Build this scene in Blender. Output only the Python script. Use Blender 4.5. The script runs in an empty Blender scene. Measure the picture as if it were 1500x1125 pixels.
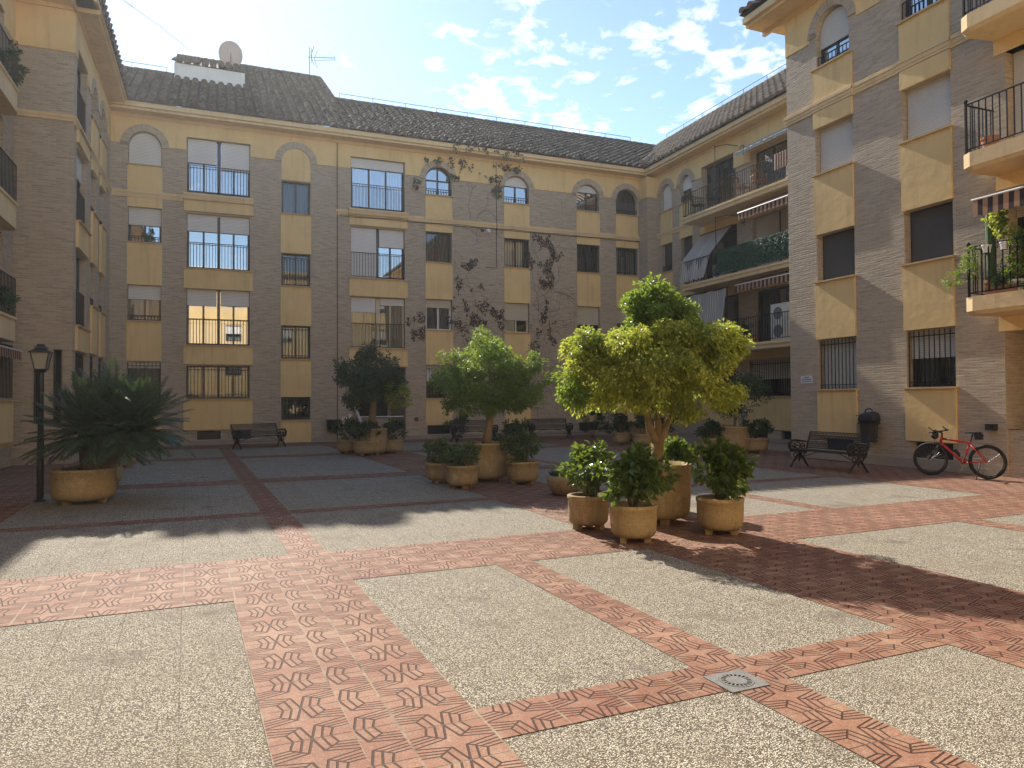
import bpy, bmesh, math, random
from math import sin, cos, pi, radians, sqrt, atan2
from mathutils import Vector, Matrix, noise
from mathutils.geometry import delaunay_2d_cdt

SC = bpy.context.scene
COL = SC.collection
RNG = random.Random(7)

# ------------------------------------------------------------------ helpers
class MB:
    """collects faces, then links them as ONE mesh object"""
    def __init__(self, M=None):
        self.v = []; self.f = []; self.mi = []; self.uv = []; self.M = M
    def vert(self, x, y, z):
        if self.M is not None:
            p = self.M @ Vector((x, y, z)); self.v.append((p.x, p.y, p.z))
        else:
            self.v.append((x, y, z))
        return len(self.v) - 1
    def face(self, idx, mi=0, uv=None):
        self.f.append(tuple(idx)); self.mi.append(mi); self.uv.append(uv)
    def poly(self, pts, mi=0, uv=None):
        self.face([self.vert(*p) for p in pts], mi, uv)
    def box(self, x0, x1, y0, y1, z0, z1, mi=0):
        i = [self.vert(x, y, z) for z in (z0, z1) for y in (y0, y1) for x in (x0, x1)]
        for q in ((0, 2, 3, 1), (4, 5, 7, 6), (0, 1, 5, 4), (1, 3, 7, 5), (3, 2, 6, 7), (2, 0, 4, 6)):
            self.face([i[k] for k in q], mi)
    def plate(self, outer, holes, y0, y1, mi=0, back=True):
        """polygon in x-z with holes, extruded from y0 (front) to y1 (back)"""
        vs = []; es = []
        for loop in [outer] + list(holes):
            b = len(vs); n = len(loop)
            vs += [Vector(p) for p in loop]
            es += [(b + k, b + (k + 1) % n) for k in range(n)]
        ov, oe, of, _, _, _ = delaunay_2d_cdt(vs, es, [], 1, 1e-5)
        def inside(c, lp):
            r = False; n = len(lp)
            for j in range(n):
                (xa, ya), (xb, yb) = lp[j], lp[(j + 1) % n]
                if (ya > c[1]) != (yb > c[1]) and c[0] < (xb - xa) * (c[1] - ya) / (yb - ya) + xa: r = not r
            return r
        keep = []
        for t in of:
            c = (sum(ov[k].x for k in t) / len(t), sum(ov[k].y for k in t) / len(t))
            if inside(c, outer) and not any(inside(c, h) for h in holes): keep.append(t)
        of = keep
        def area(t):
            a, b, c = ov[t[0]], ov[t[1]], ov[t[2]]
            return (b.x - a.x) * (c.y - a.y) - (b.y - a.y) * (c.x - a.x)
        fr = [self.vert(p.x, y0, p.y) for p in ov]
        bk = [self.vert(p.x, y1, p.y) for p in ov] if back else None
        for t in of:
            t = list(t)
            if len(t) == 3 and area(t) < 0: t.reverse()
            self.face([fr[k] for k in t], mi)
            if back: self.face([bk[k] for k in reversed(t)], mi)
        for k, loop in enumerate([outer] + list(holes)):
            n = len(loop)
            a = sum(loop[j][0] * loop[(j + 1) % n][1] - loop[(j + 1) % n][0] * loop[j][1] for j in range(n))
            lp = list(loop) if (a > 0) == (k == 0) else list(reversed(loop))
            for j in range(n):
                p, q = lp[j], lp[(j + 1) % n]
                self.poly([(p[0], y0, p[1]), (p[0], y1, p[1]), (q[0], y1, q[1]), (q[0], y0, q[1])], mi)
    def tube(self, pts, rad, n=6, mi=0, caps=True):
        pts = [Vector(p) for p in pts]
        if not hasattr(rad, '__len__'): rad = [rad] * len(pts)
        rings = []
        up = None
        for k, p in enumerate(pts):
            d = (pts[min(k + 1, len(pts) - 1)] - pts[max(k - 1, 0)]).normalized()
            if up is None:
                up = Vector((0, 0, 1)) if abs(d.z) < .9 else Vector((1, 0, 0))
            a = d.cross(up)
            if a.length < 1e-4: a = d.orthogonal()
            a.normalize(); b = a.cross(d).normalized(); up = b
            rings.append([self.vert(*(p + (a * cos(2 * pi * j / n) + b * sin(2 * pi * j / n)) * rad[k])) for j in range(n)])
        for r0, r1 in zip(rings, rings[1:]):
            for j in range(n):
                self.face((r0[j], r0[(j + 1) % n], r1[(j + 1) % n], r1[j]), mi)
        if caps:
            self.face(rings[0][::-1], mi); self.face(rings[-1], mi)
    def lathe(self, prof, n=32, c=(0, 0, 0), mi=0, sx=1, sy=1):
        rings = []
        for r, z in prof:
            rings.append([self.vert(c[0] + r * sx * cos(2 * pi * j / n), c[1] + r * sy * sin(2 * pi * j / n), c[2] + z) for j in range(n)])
        for r0, r1 in zip(rings, rings[1:]):
            for j in range(n):
                self.face((r0[j], r0[(j + 1) % n], r1[(j + 1) % n], r1[j]), mi)
        self.face(rings[0][::-1], mi); self.face(rings[-1], mi)
    def torus(self, c, ax, R, r, n=40, m=8, mi=0):
        ax = Vector(ax).normalized(); a = ax.orthogonal().normalized(); b = ax.cross(a)
        rings = []
        for k in range(n):
            t = 2 * pi * k / n; d = a * cos(t) + b * sin(t)
            rings.append([self.vert(*(Vector(c) + d * (R + r * cos(2 * pi * j / m)) + ax * r * sin(2 * pi * j / m))) for j in range(m)])
        for k in range(n):
            r0, r1 = rings[k], rings[(k + 1) % n]
            for j in range(m): self.face((r0[j], r0[(j + 1) % m], r1[(j + 1) % m], r1[j]), mi)
    def ball(self, c, r, n=10, m=7, mi=0, s=(1, 1, 1)):
        self.lathe([(max(r * sin(pi * k / m), r * .02) , -r * cos(pi * k / m) * s[2]) for k in range(m + 1)], n, c, mi, s[0], s[1])

def mk(name, mb, mats, parent=None, smooth=False, boxuv=False, loc=None, rotz=0.0):
    me = bpy.data.meshes.new(name)
    me.from_pydata(mb.v, [], mb.f)
    if not isinstance(mats, (list, tuple)): mats = [mats]
    for m in mats: me.materials.append(m)
    if len(mats) > 1: me.polygons.foreach_set('material_index', mb.mi)
    if smooth: me.polygons.foreach_set('use_smooth', [True] * len(mb.f))
    if boxuv:
        ul = me.uv_layers.new(name='UVMap').data
        for p in me.polygons:
            n = p.normal; ax = 0 if abs(n.x) > .75 else (2 if abs(n.z) > .75 else 1)
            for li in p.loop_indices:
                c = me.vertices[me.loops[li].vertex_index].co
                ul[li].uv = (c.y, c.z) if ax == 0 else ((c.x, c.y) if ax == 2 else (c.x, c.z))
    elif any(u is not None for u in mb.uv):
        ul = me.uv_layers.new(name='UVMap').data
        for p in me.polygons:
            u = mb.uv[p.index]
            if u:
                for k, li in enumerate(p.loop_indices): ul[li].uv = u[k]
    me.update()
    o = bpy.data.objects.new(name, me)
    COL.objects.link(o)
    if parent is not None: o.parent = parent
    if loc is not None: o.location = loc
    o.rotation_euler = (0, 0, rotz)
    return o

def thing(name, label, cat, loc=(0, 0, 0), rotz=0.0, group=None):
    o = bpy.data.objects.new(name, None)
    COL.objects.link(o)
    o.empty_display_size = .2
    o.location = loc; o.rotation_euler = (0, 0, rotz)
    o['label'] = label; o['category'] = cat
    if group: o['group'] = group
    return o
def tag(o, label, cat, group=None):
    o['label'] = label; o['category'] = cat
    if group: o['group'] = group
    return o
def structure(o): o['kind'] = 'structure'; return o
def dup(root, loc, rotz, label, group=None):
    r = root.copy(); COL.objects.link(r); r.location = loc; r.rotation_euler = (0, 0, rotz)
    r['label'] = label
    if group: r['group'] = group
    for ch in list(root.children):
        c = ch.copy(); COL.objects.link(c); c.parent = r
        for g in list(ch.children):
            d = g.copy(); COL.objects.link(d); d.parent = c
    return r

# ------------------------------------------------------------------ node helpers
class NG:
    def __init__(s, name):
        s.m = bpy.data.materials.new(name); s.m.use_nodes = True
        s.t = s.m.node_tree; s.t.nodes.clear()
        s.out = s.t.nodes.new('ShaderNodeOutputMaterial')
    def n(s, typ, ins=None, **props):
        nd = s.t.nodes.new('ShaderNode' + typ)
        for k, v in props.items(): setattr(nd, k, v)
        for k, v in (ins or {}).items():
            sk = nd.inputs[k]
            if isinstance(v, bpy.types.NodeSocket): s.t.links.new(v, sk)
            else: sk.default_value = v
        return nd
    def ma(s, op, a, b=0.0, c=0.0, clamp=False):
        nd = s.n('Math', {0: a, 1: b, 2: c}, operation=op); nd.use_clamp = clamp
        return nd.outputs[0]
    def vm(s, op, a, b=(0, 0, 0), out=0):
        return s.n('VectorMath', {0: a, 1: b}, operation=op).outputs[out]
    def dot(s, a, b): return s.n('VectorMath', {0: a, 1: b}, operation='DOT_PRODUCT').outputs['Value']
    def ramp(s, fac, stops, interp='LINEAR'):
        nd = s.n('ValToRGB', {'Fac': fac}); cr = nd.color_ramp; cr.interpolation = interp
        while len(cr.elements) < len(stops): cr.elements.new(.5)
        for e, (p, c) in zip(cr.elements, stops):
            e.position = p; e.color = (c[0], c[1], c[2], 1) if hasattr(c, '__len__') else (c, c, c, 1)
        return nd.outputs['Color']
    def mix(s, fac, a, b, mode='MIX'):
        nd = s.n('Mix', data_type='RGBA', blend_type=mode)
        for k, v in ((0, fac), (6, a), (7, b)):
            if isinstance(v, bpy.types.NodeSocket): s.t.links.new(v, nd.inputs[k])
            else: nd.inputs[k].default_value = v if not hasattr(v, '__len__') else (v[0], v[1], v[2], 1)
        return nd.outputs[2]
    def noise(s, vec, scale, detail=3, rough=.55, col=False):
        nd = s.n('TexNoise', {'Scale': scale, 'Detail': detail, 'Roughness': rough})
        if vec is not None: s.t.links.new(vec, nd.inputs['Vector'])
        return nd.outputs['Color' if col else 'Fac']
    def obj(s): return s.n('TexCoord').outputs['Object']
    def uvc(s): return s.n('TexCoord').outputs['UV']
    def bump(s, h, strength, dist, normal=None):
        nd = s.n('Bump', {'Height': h, 'Strength': strength, 'Distance': dist})
        if normal is not None: s.t.links.new(normal, nd.inputs['Normal'])
        return nd.outputs[0]
    def bsdf(s, color, rough=.7, normal=None, metal=0.0, spec=.5, **kw):
        b = s.n('BsdfPrincipled', {'Roughness': rough, 'Metallic': metal, 'Specular IOR Level': spec})
        if isinstance(color, bpy.types.NodeSocket): s.t.links.new(color, b.inputs['Base Color'])
        else: b.inputs['Base Color'].default_value = (*color, 1)
        if normal is not None: s.t.links.new(normal, b.inputs['Normal'])
        for k, v in kw.items():
            sk = b.inputs[k.replace('_', ' ')]
            if isinstance(v, bpy.types.NodeSocket): s.t.links.new(v, sk)
            else: sk.default_value = v
        return b.outputs[0]
    def end(s, sh):
        s.t.links.new(sh, s.out.inputs['Surface']); return s.m

def simple(name, col, rough=.6, metal=0.0, var=.12, scale=9, bump=0.0, spec=.5):
    g = NG(name); v = g.obj()
    n = g.noise(v, scale, 4)
    c = g.mix(n, tuple(x * (1 - var) for x in col), tuple(min(1, x * (1 + var)) for x in col))
    nm = g.bump(g.noise(v, scale * 6, 3), bump, .01) if bump else None
    return g.end(g.bsdf(c, rough, nm, metal, spec))

# ------------------------------------------------------------------ materials
M = {}
def m_brick():
    g = NG('rustic_brick'); uv = g.uvc()
    w = g.noise(uv, 3.0, 2, .5, True)
    wv = g.vm('ADD', uv, g.vm('MULTIPLY', g.vm('SUBTRACT', w, (.5, .5, .5)), (.02, .012, 0)))
    br = g.n('TexBrick', {'Vector': wv, 'Scale': 1.0, 'Mortar Size': .009, 'Mortar Smooth': .35, 'Bias': 0.0,
             'Brick Width': .27, 'Row Height': .056, 'Color1': (.60, .48, .335, 1), 'Color2': (.38, .29, .195, 1), 'Mortar': (.56, .48, .365, 1)},
             offset=.5, squash=1)
    st = g.vm('MULTIPLY', uv, (3.2, 17, 1))
    n1 = g.noise(st, 1.0, 3)
    n2 = g.noise(uv, .55, 4)
    n3 = g.noise(uv, 45, 3); n4 = g.noise(g.vm('MULTIPLY', uv, (1.6, 9, 1)), 2.2, 3)
    c = g.mix(g.ramp(n1, [(.35, 0), (.7, 1)]), br.outputs['Color'], (.66, .56, .425), 'MIX')
    c = g.mix(.55, br.outputs['Color'], c)
    c = g.mix(g.ramp(n2, [(.3, .0), (.75, .45)]), c, (.49, .41, .305))
    c = g.mix(.35, c, g.ramp(n3, [(.3, (.36, .34, .32)), (.7, (.62, .6, .58))]), 'OVERLAY')
    c = g.mix(g.ramp(n4, [(.62, 0), (.74, .5)]), c, (.76, .68, .55))
    c = g.mix(g.ramp(n4, [(.25, .55), (.38, 0)]), c, (.24, .165, .12))
    h = g.ma('ADD', g.ma('MULTIPLY', br.outputs['Fac'], -1.0), g.ma('MULTIPLY', n1, 1.3))
    h = g.ma('ADD', h, g.ma('MULTIPLY', n3, .5))
    return g.end(g.bsdf(c, .85, g.bump(h, .9, .014), spec=.25))
def m_plaster(name, col):
    g = NG(name); v = g.obj()
    n = g.noise(v, .7, 5); n2 = g.noise(v, 5, 4); n3 = g.noise(v, 60, 3)
    st = g.noise(g.vm('MULTIPLY', v, (3.5, 3.5, .35)), 1.6, 4)
    c = g.mix(g.ramp(n, [(.3, 0), (.7, 1)]), tuple(x * .9 for x in col), tuple(min(1, x * 1.07) for x in col))
    c = g.mix(g.ramp(st, [(.52, 0), (.8, .45)]), c, tuple(x * .62 for x in col))
    nm = g.bump(g.ma('ADD', n2, g.ma('MULTIPLY', n3, .25)), .45, .02)
    return g.end(g.bsdf(c, .85, nm, spec=.2))
def m_pebble():
    g = NG('washed_pebble_concrete'); v = g.obj()
    wv = g.vm('ADD', v, g.vm('MULTIPLY', g.noise(v, 30, 2, .5, True), (.012, .012, 0)))
    vo = g.n('TexVoronoi', {'Vector': wv, 'Scale': 118, 'Randomness': 1.0}, feature='F1')
    vs = g.n('TexVoronoi', {'Vector': wv, 'Scale': 220, 'Randomness': 1.0}, feature='F1')
    r = g.n('SeparateColor', {'Color': vo.outputs['Color']}).outputs[0]
    r2 = g.n('SeparateColor', {'Color': vs.outputs['Color']}).outputs[1]
    c1 = g.ramp(r, [(0, (.78, .74, .60)), (.30, (.70, .64, .50)), (.52, (.48, .42, .31)), (.68, (.30, .235, .165)), (.79, (.74, .70, .62)), (.88, (.10, .078, .06))], 'CONSTANT')
    c2 = g.ramp(r2, [(0, (.52, .46, .36)), (.5, (.28, .23, .16)), (.8, (.12, .095, .07))], 'CONSTANT')
    edge = g.ramp(vo.outputs['Distance'], [(.40, 0), (.58, 1)])
    c = g.mix(edge, c1, g.mix(.5, c2, (.07, .055, .04)))
    e2 = g.ramp(vs.outputs['Distance'], [(.38, 0), (.62, 1)])
    gap = g.ma('MULTIPLY', edge, e2)
    c = g.mix(g.ma('MULTIPLY', gap, .85), c, (.07, .055, .04))
    big = g.noise(v, .5, 5); bg2 = g.noise(v, 2.6, 4)
    c = g.mix(g.ramp(big, [(.35, .0), (.70, .4)]), c, (.30, .25, .18), 'MIX')
    c = g.mix(g.ramp(bg2, [(.50, 0), (.75, .42)]), c, (.24, .195, .14))
    c = g.mix(g.ramp(g.noise(v, 1.3, 6, .65), [(.58, 0), (.70, .6)]), c, (.15, .125, .10))
    # slab joints every 0.38 x 0.76 m
    s = g.n('SeparateXYZ', {0: v})
    def joint(x, pitch, off, w):
        q = g.ma('FRACT', g.ma('ADD', g.ma('DIVIDE', x, pitch), off))
        d = g.ma('MULTIPLY', g.ma('ABSOLUTE', g.ma('SUBTRACT', q, .5)), pitch)
        return g.ma('LESS_THAN', d, w)
    j = g.ma('MAXIMUM', joint(s.outputs[0], .38, .58, .0028), joint(s.outputs[1], .72, .2, .0025))
    j = g.ma('MULTIPLY', j, g.ramp(g.noise(v, 2.2, 3), [(.3, .15), (.6, .75)]))
    c = g.mix(j, c, (.11, .085, .06))
    h = g.ma('SUBTRACT', g.ma('MULTIPLY', vo.outputs['Distance'], -1.0), g.ma('MULTIPLY', j, .6))
    return g.end(g.bsdf(c, .8, g.bump(h, .8, .008), spec=.15))
def m_tile():
    g = NG('embossed_red_tile'); uv = g.uvc(); ob = g.obj()
    s = g.n('SeparateXYZ', {0: uv})
    fu = g.ma('FRACT', s.outputs[0]); fv = g.ma('FRACT', s.outputs[1])
    U = g.ma('ABSOLUTE', g.ma('SUBTRACT', fu, .5))
    V = g.ma('MINIMUM', fv, g.ma('SUBTRACT', 1.0, fv))
    P = g.n('CombineXYZ', {0: U, 1: V, 2: 0.0}).outputs[0]
    segs = [((0, 0), (.09, .38), .0175), ((.09, .38), (.28, .215), .0162), ((.113, 0), (.175, .30), .0162), ((.22, 0), (.28, .215), .0162),
            ((.28, .215), (.5, .245), .0162), ((.09, .38), (.5, .49), .0162), ((.155, .325), (.5, .40), .0162), ((.215, .27), (.5, .325), .0162), ((.0, 0), (.5, 0), .012)]
    d = None
    for a, b, w in segs:
        ba = (b[0] - a[0], b[1] - a[1], 0); L2 = ba[0] ** 2 + ba[1] ** 2
        pa = g.vm('SUBTRACT', P, (a[0], a[1], 0))
        h = g.ma('DIVIDE', g.dot(pa, ba), L2, 0, True)
        vv = g.n('VectorMath', {0: ba, 'Scale': h}, operation='SCALE').outputs[0]
        ln = g.n('VectorMath', {0: g.vm('SUBTRACT', pa, vv)}, operation='LENGTH').outputs['Value']
        k = g.ma('DIVIDE', ln, w)
        d = k if d is None else g.ma('MINIMUM', d, k)
    groove = g.ramp(d, [(.55, 1), (1.15, 0)])
    eu = g.ma('SUBTRACT', .5, U)
    joint = g.ma('MAXIMUM', g.ma('LESS_THAN', eu, .017), g.ma('LESS_THAN', V, .006))
    jn = g.ramp(g.noise(ob, 3, 3), [(.35, (.08, .06, .04)), (.55, (.36, .30, .20))])
    cell = g.n('TexWhiteNoise', {0: g.vm('FLOOR', uv)}, noise_dimensions='2D').outputs[0]
    n1 = g.noise(ob, 1.1, 5); n2 = g.noise(ob, 130, 3); n3 = g.noise(ob, 9, 4)
    c = g.mix(g.ramp(n1, [(.3, 0), (.7, 1)]), (.25, .118, .072), (.37, .215, .14))
    c = g.mix(g.ma('MULTIPLY', cell, .5), c, (.25, .105, .07))
    c = g.mix(g.ramp(n3, [(.48, 0), (.75, .5)]), c, (.40, .29, .20))
    c = g.mix(g.ramp(g.noise(ob, 1.7, 5, .65), [(.56, 0), (.72, .55)]), c, (.16, .09, .062))
    c = g.mix(.6, c, g.ramp(n2, [(.3, (.25, .25, .25)), (.7, (.8, .8, .8))]), 'OVERLAY')
    c = g.mix(g.ma('MULTIPLY', groove, .93), c, (.05, .024, .018))
    c = g.mix(g.ma('MULTIPLY', joint, g.ramp(n3, [(.35, .2), (.6, .9)])), c, jn)
    h = g.ma('ADD', g.ma('MULTIPLY', g.ma('MAXIMUM', groove, joint), -1.0), g.ma('MULTIPLY', n2, .12))
    return g.end(g.bsdf(c, .75, g.bump(h, .8, .006), spec=.18))
def m_roof(name, a, b, c3):
    g = NG(name); ob = g.obj()
    rnd = g.n('NewGeometry').outputs['Random Per Island']
    n = g.noise(ob, 9, 5); n2 = g.noise(ob, 45, 3)
    c = g.mix(rnd, a, b)
    c = g.mix(g.ramp(n, [(.45, 0), (.7, .8)]), c, c3)
    c = g.mix(.4, c, g.ramp(n2, [(.3, .25), (.7, .75)]), 'OVERLAY')
    return g.end(g.bsdf(c, .9, g.bump(n2, .5, .02), spec=.2))
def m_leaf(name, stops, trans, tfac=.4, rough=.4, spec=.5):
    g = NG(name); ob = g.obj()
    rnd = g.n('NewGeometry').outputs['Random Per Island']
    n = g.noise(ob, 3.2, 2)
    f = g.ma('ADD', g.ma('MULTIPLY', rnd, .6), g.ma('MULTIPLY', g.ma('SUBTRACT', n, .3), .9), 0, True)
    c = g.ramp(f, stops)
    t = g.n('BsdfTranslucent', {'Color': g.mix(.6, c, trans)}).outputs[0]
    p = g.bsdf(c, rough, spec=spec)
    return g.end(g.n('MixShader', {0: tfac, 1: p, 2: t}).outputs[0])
def m_glass(name, refl, tint=(.55, .6, .62)):
    g = NG(name)
    fr = g.n('Fresnel', {'IOR': 1.55}).outputs[0]
    f = g.ma('ADD', g.ma('MULTIPLY', fr, 1.0), refl, 0, True)
    gl = g.n('BsdfGlossy', {'Color': (.95, .97, 1, 1), 'Roughness': .015}).outputs[0]
    tr = g.n('BsdfTransparent', {'Color': (*tint, 1)}).outputs[0]
    return g.end(g.n('MixShader', {0: f, 1: tr, 2: gl}).outputs[0])
def m_slats(name, col, pitch):
    g = NG(name); v = g.obj(); z = g.n('SeparateXYZ', {0: v}).outputs[2]
    q = g.ma('FRACT', g.ma('DIVIDE', z, pitch))
    gap = g.ramp(q, [(0, 0), (.10, 1), (.9, 1), (1, .2)])
    hh = g.ma('SINE', g.ma('MULTIPLY', q, pi))
    c = g.mix(g.noise(g.vm('MULTIPLY', v, (1, 1, .4)), 2, 3), tuple(x * .88 for x in col), tuple(min(1, x * 1.05) for x in col))
    c = g.mix(gap, tuple(x * .35 for x in col), c)
    return g.end(g.bsdf(c, .5, g.bump(hh, .6, .008)))
def m_curtain(name, col):
    g = NG(name); v = g.obj()
    x = g.n('SeparateXYZ', {0: v}).outputs[0]
    wv = g.ma('SINE', g.ma('ADD', g.ma('MULTIPLY', x, 55), g.ma('MULTIPLY', g.noise(v, 2, 2), 7)))
    c = g.mix(g.ma('MULTIPLY_ADD', wv, .5, .5), tuple(k * .8 for k in col), col)
    return g.end(g.bsdf(c, .9, g.bump(wv, .8, .02)))
def m_stripes(name, c1, c2, pitch, axis=0):
    g = NG(name); v = g.obj()
    x = g.n('SeparateXYZ', {0: v}).outputs[axis]
    q = g.ma('GREATER_THAN', g.ma('FRACT', g.ma('DIVIDE', x, pitch)), .5)
    c = g.mix(q, c1, c2)
    c = g.mix(g.ramp(g.noise(v, 3, 4), [(.4, 0), (.8, .35)]), c, tuple(k * .55 for k in c2))
    return g.end(g.bsdf(c, .85))
def m_planter():
    g = NG('tan_planter_concrete'); v = g.obj()
    n = g.noise(v, 3, 5); n2 = g.noise(v, 110, 3); z = g.n('SeparateXYZ', {0: v}).outputs[2]
    c = g.mix(n, (.34, .255, .14), (.48, .37, .22))
    c = g.mix(.55, c, g.ramp(n2, [(.32, (.16, .14, .12)), (.68, (.85, .82, .76))]), 'OVERLAY')
    st = g.noise(g.vm('MULTIPLY', v, (6, 6, .7)), 2, 4)
    c = g.mix(g.ramp(st, [(.5, 0), (.78, .5)]), c, (.20, .15, .09))
    c = g.mix(g.ramp(g.noise(v, 5.5, 6, .65), [(.56, 0), (.72, .55)]), c, (.60, .53, .41))
    c = g.mix(g.ramp(g.noise(v, 9, 5, .6), [(.6, 0), (.74, .6)]), c, (.13, .105, .065))
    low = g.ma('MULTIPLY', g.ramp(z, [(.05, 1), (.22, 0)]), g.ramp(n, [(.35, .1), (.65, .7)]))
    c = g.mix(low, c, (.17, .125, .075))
    return g.end(g.bsdf(c, .85, g.bump(n2, .5, .006), spec=.25))
def m_bark(name, col):
    g = NG(name); v = g.obj()
    n = g.noise(g.vm('MULTIPLY', v, (1, 1, .35)), 28, 4); n2 = g.noise(v, 6, 3)
    c = g.mix(n, tuple(x * .55 for x in col), tuple(x * 1.25 for x in col))
    c = g.mix(g.ramp(n2, [(.45, 0), (.7, .6)]), c, (.30, .25, .17))
    return g.end(g.bsdf(c, .9, g.bump(n, .8, .012), spec=.2))

M['brick'] = m_brick()
M['yellow'] = m_plaster('ochre_plaster', (.84, .60, .275))
M['soffit'] = m_plaster('pale_ochre_plaster', (.80, .60, .33))
M['sill'] = m_plaster('sill_stone', (.62, .46, .25))
M['white'] = m_plaster('white_plaster', (.78, .75, .70))
M['plinth'] = m_plaster('plinth_stone', (.40, .33, .25))
M['pebble'] = m_pebble(); M['tile'] = m_tile()
M['rooftile'] = m_roof('weathered_roof_tile', (.06, .046, .037), (.135, .108, .088), (.21, .20, .17))
M['roofbed'] = simple('roof_channel', (.035, .027, .022), .95, 0, .4, 6, .4)  # darker than the tiles: shade between tile columns put into the colour
M['rooftile2'] = m_roof('brown_roof_tile', (.19, .14, .10), (.34, .265, .195), (.29, .25, .19))
M['alu'] = simple('dark_aluminium', (.045, .04, .038), .4, .3)
M['wood'] = simple('brown_frame_wood', (.20, .125, .06), .5, 0, .25)
M['creamframe'] = simple('cream_frame', (.62, .50, .32), .5)
M['whiteframe'] = simple('white_frame', (.7, .7, .68), .45)
M['iron'] = simple('black_iron', (.018, .018, .019), .45, .6)
M['castiron'] = simple('worn_cast_iron', (.035, .032, .028), .5, .5, .4, 14, .5)
M['glass'] = m_glass('window_glass', .045)
M['mirror'] = m_glass('reflective_glass', .42)
M['blind'] = m_slats('white_roller_slats', (.80, .77, .71), .052)
M['blindgrey'] = m_slats('grey_roller_slats', (.66, .62, .54), .052)
M['blindbeige'] = m_slats('beige_roller_slats', (.62, .53, .38), .052)
M['curtain'] = m_curtain('pale_curtain', (.62, .57, .48)); M['curtaingrey'] = m_curtain('grey_curtain', (.26, .25, .25))
M['screen'] = simple('fly_screen', (.075, .07, .066), .8)
M['dark'] = simple('dark_interior', (.03, .028, .026), .9)
M['room'] = simple('room_plaster', (.22, .20, .17), .9)
M['planter'] = m_planter()
M['soil'] = simple('potting_soil', (.07, .05, .035), .95, 0, .4, 30, .8)
M['bark'] = m_bark('ficus_bark', (.27, .19, .11)); M['cycadbark'] = m_bark('cycad_bark', (.085, .06, .042))
M['leafyellow'] = m_leaf('variegated_leaf', [(.0, (.055, .10, .018)), (.35, (.13, .19, .03)), (.58, (.32, .38, .065)), (.8, (.58, .60, .15)), (1, (.78, .76, .30))], (.80, .84, .10), .5)
M['leafgreen'] = m_leaf('ficus_leaf', [(0, (.045, .095, .022)), (.5, (.10, .18, .038)), (1, (.20, .29, .055))], (.52, .68, .07), .48)
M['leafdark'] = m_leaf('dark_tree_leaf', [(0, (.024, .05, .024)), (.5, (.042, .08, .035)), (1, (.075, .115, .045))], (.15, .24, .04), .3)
M['leafshrub'] = m_leaf('glossy_shrub_leaf', [(0, (.032, .065, .018)), (.5, (.06, .115, .025)), (1, (.115, .18, .035))], (.42, .55, .06), .34, .28, .6)
M['leafcycad'] = m_leaf('cycad_leaflet', [(0, (.025, .05, .03)), (.55, (.045, .085, .04)), (.92, (.075, .13, .05)), (1, (.22, .16, .07))], (.14, .22, .05), .22, .35)
M['leafivy'] = m_leaf('dry_ivy_leaf', [(0, (.055, .04, .033)), (.5, (.09, .062, .046)), (.8, (.11, .08, .05)), (1, (.15, .11, .06))], (.2, .1, .06), .2, .7)
M['leafivyg'] = m_leaf('green_ivy_leaf', [(0, (.04, .07, .03)), (1, (.09, .13, .045))], (.2, .3, .05), .25, .6)
M['grass'] = m_leaf('dry_grass_blade', [(0, (.16, .19, .05)), (1, (.45, .40, .15))], (.6, .55, .15), .35)
M['ivystem'] = simple('ivy_stem', (.10, .07, .055), .9)
M['terracotta'] = simple('terracotta', (.42, .19, .11), .8, 0, .2, 12, .2)
M['red'] = simple('red_bike_paint', (.50, .02, .015), .28, 0, .1, 5)
M['rubber'] = simple('tyre_rubber', (.02, .02, .02), .8)
M['steel'] = simple('steel', (.55, .55, .54), .3, .9)
M['grate'] = simple('galvanised_grate', (.20, .195, .18), .7, .2, .4, 25, .3)
M['blackplastic'] = simple('black_plastic', (.02, .02, .022), .5)
M['bag'] = simple('black_bag_fabric', (.016, .017, .022), .55, 0, .3, 20, .5)
M['navy'] = simple('lamp_post_paint', (.018, .022, .03), .4, .4)
M['frosted'] = simple('frosted_lamp_glass', (.34, .33, .30), .25)
M['ac'] = simple('ac_casing', (.72, .70, .65), .5); M['acfan'] = simple('ac_fan_grille', (.20, .20, .20), .5)
M['awning'] = m_stripes('striped_awning_cloth', (.46, .25, .14), (.04, .022, .016), .2)
M['greycloth'] = m_curtain('grey_awning_cloth', (.50, .48, .44))
M['greenscreen'] = simple('green_balcony_screen', (.012, .075, .035), .6, 0, .9, 14, .6)
M['sign'] = simple('sign_enamel', (.72, .74, .76), .4, 0, .05); M['ink'] = simple('sign_ink', (.06, .09, .16), .6)
M['dish'] = simple('dish_paint', (.50, .38, .32), .6, 0, .15, 4)
M['woodchair'] = simple('teak', (.22, .10, .045), .6, 0, .3)
M['cactus'] = simple('cactus_skin', (.055, .11, .035), .6, 0, .3, 30)
M['whiteplastic'] = simple('white_plastic', (.75, .75, .73), .4)
M['marble'] = simple('pale_plaque', (.42, .35, .29), .6)

# ------------------------------------------------------------------ facade kit (u along the wall, -y outward, z up)
def rect(u0, u1, z0, z1): return [(u0, z0), (u1, z0), (u1, z1), (u0, z1)]
def arch(u0, u1, z0, zs, n=16, r=None):
    c = (u0 + u1) / 2; r = (u1 - u0) / 2
    return [(u0, z0), (u1, z0)] + [(c + r * cos(pi * k / n), zs + r * sin(pi * k / n)) for k in range(n + 1)]

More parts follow.
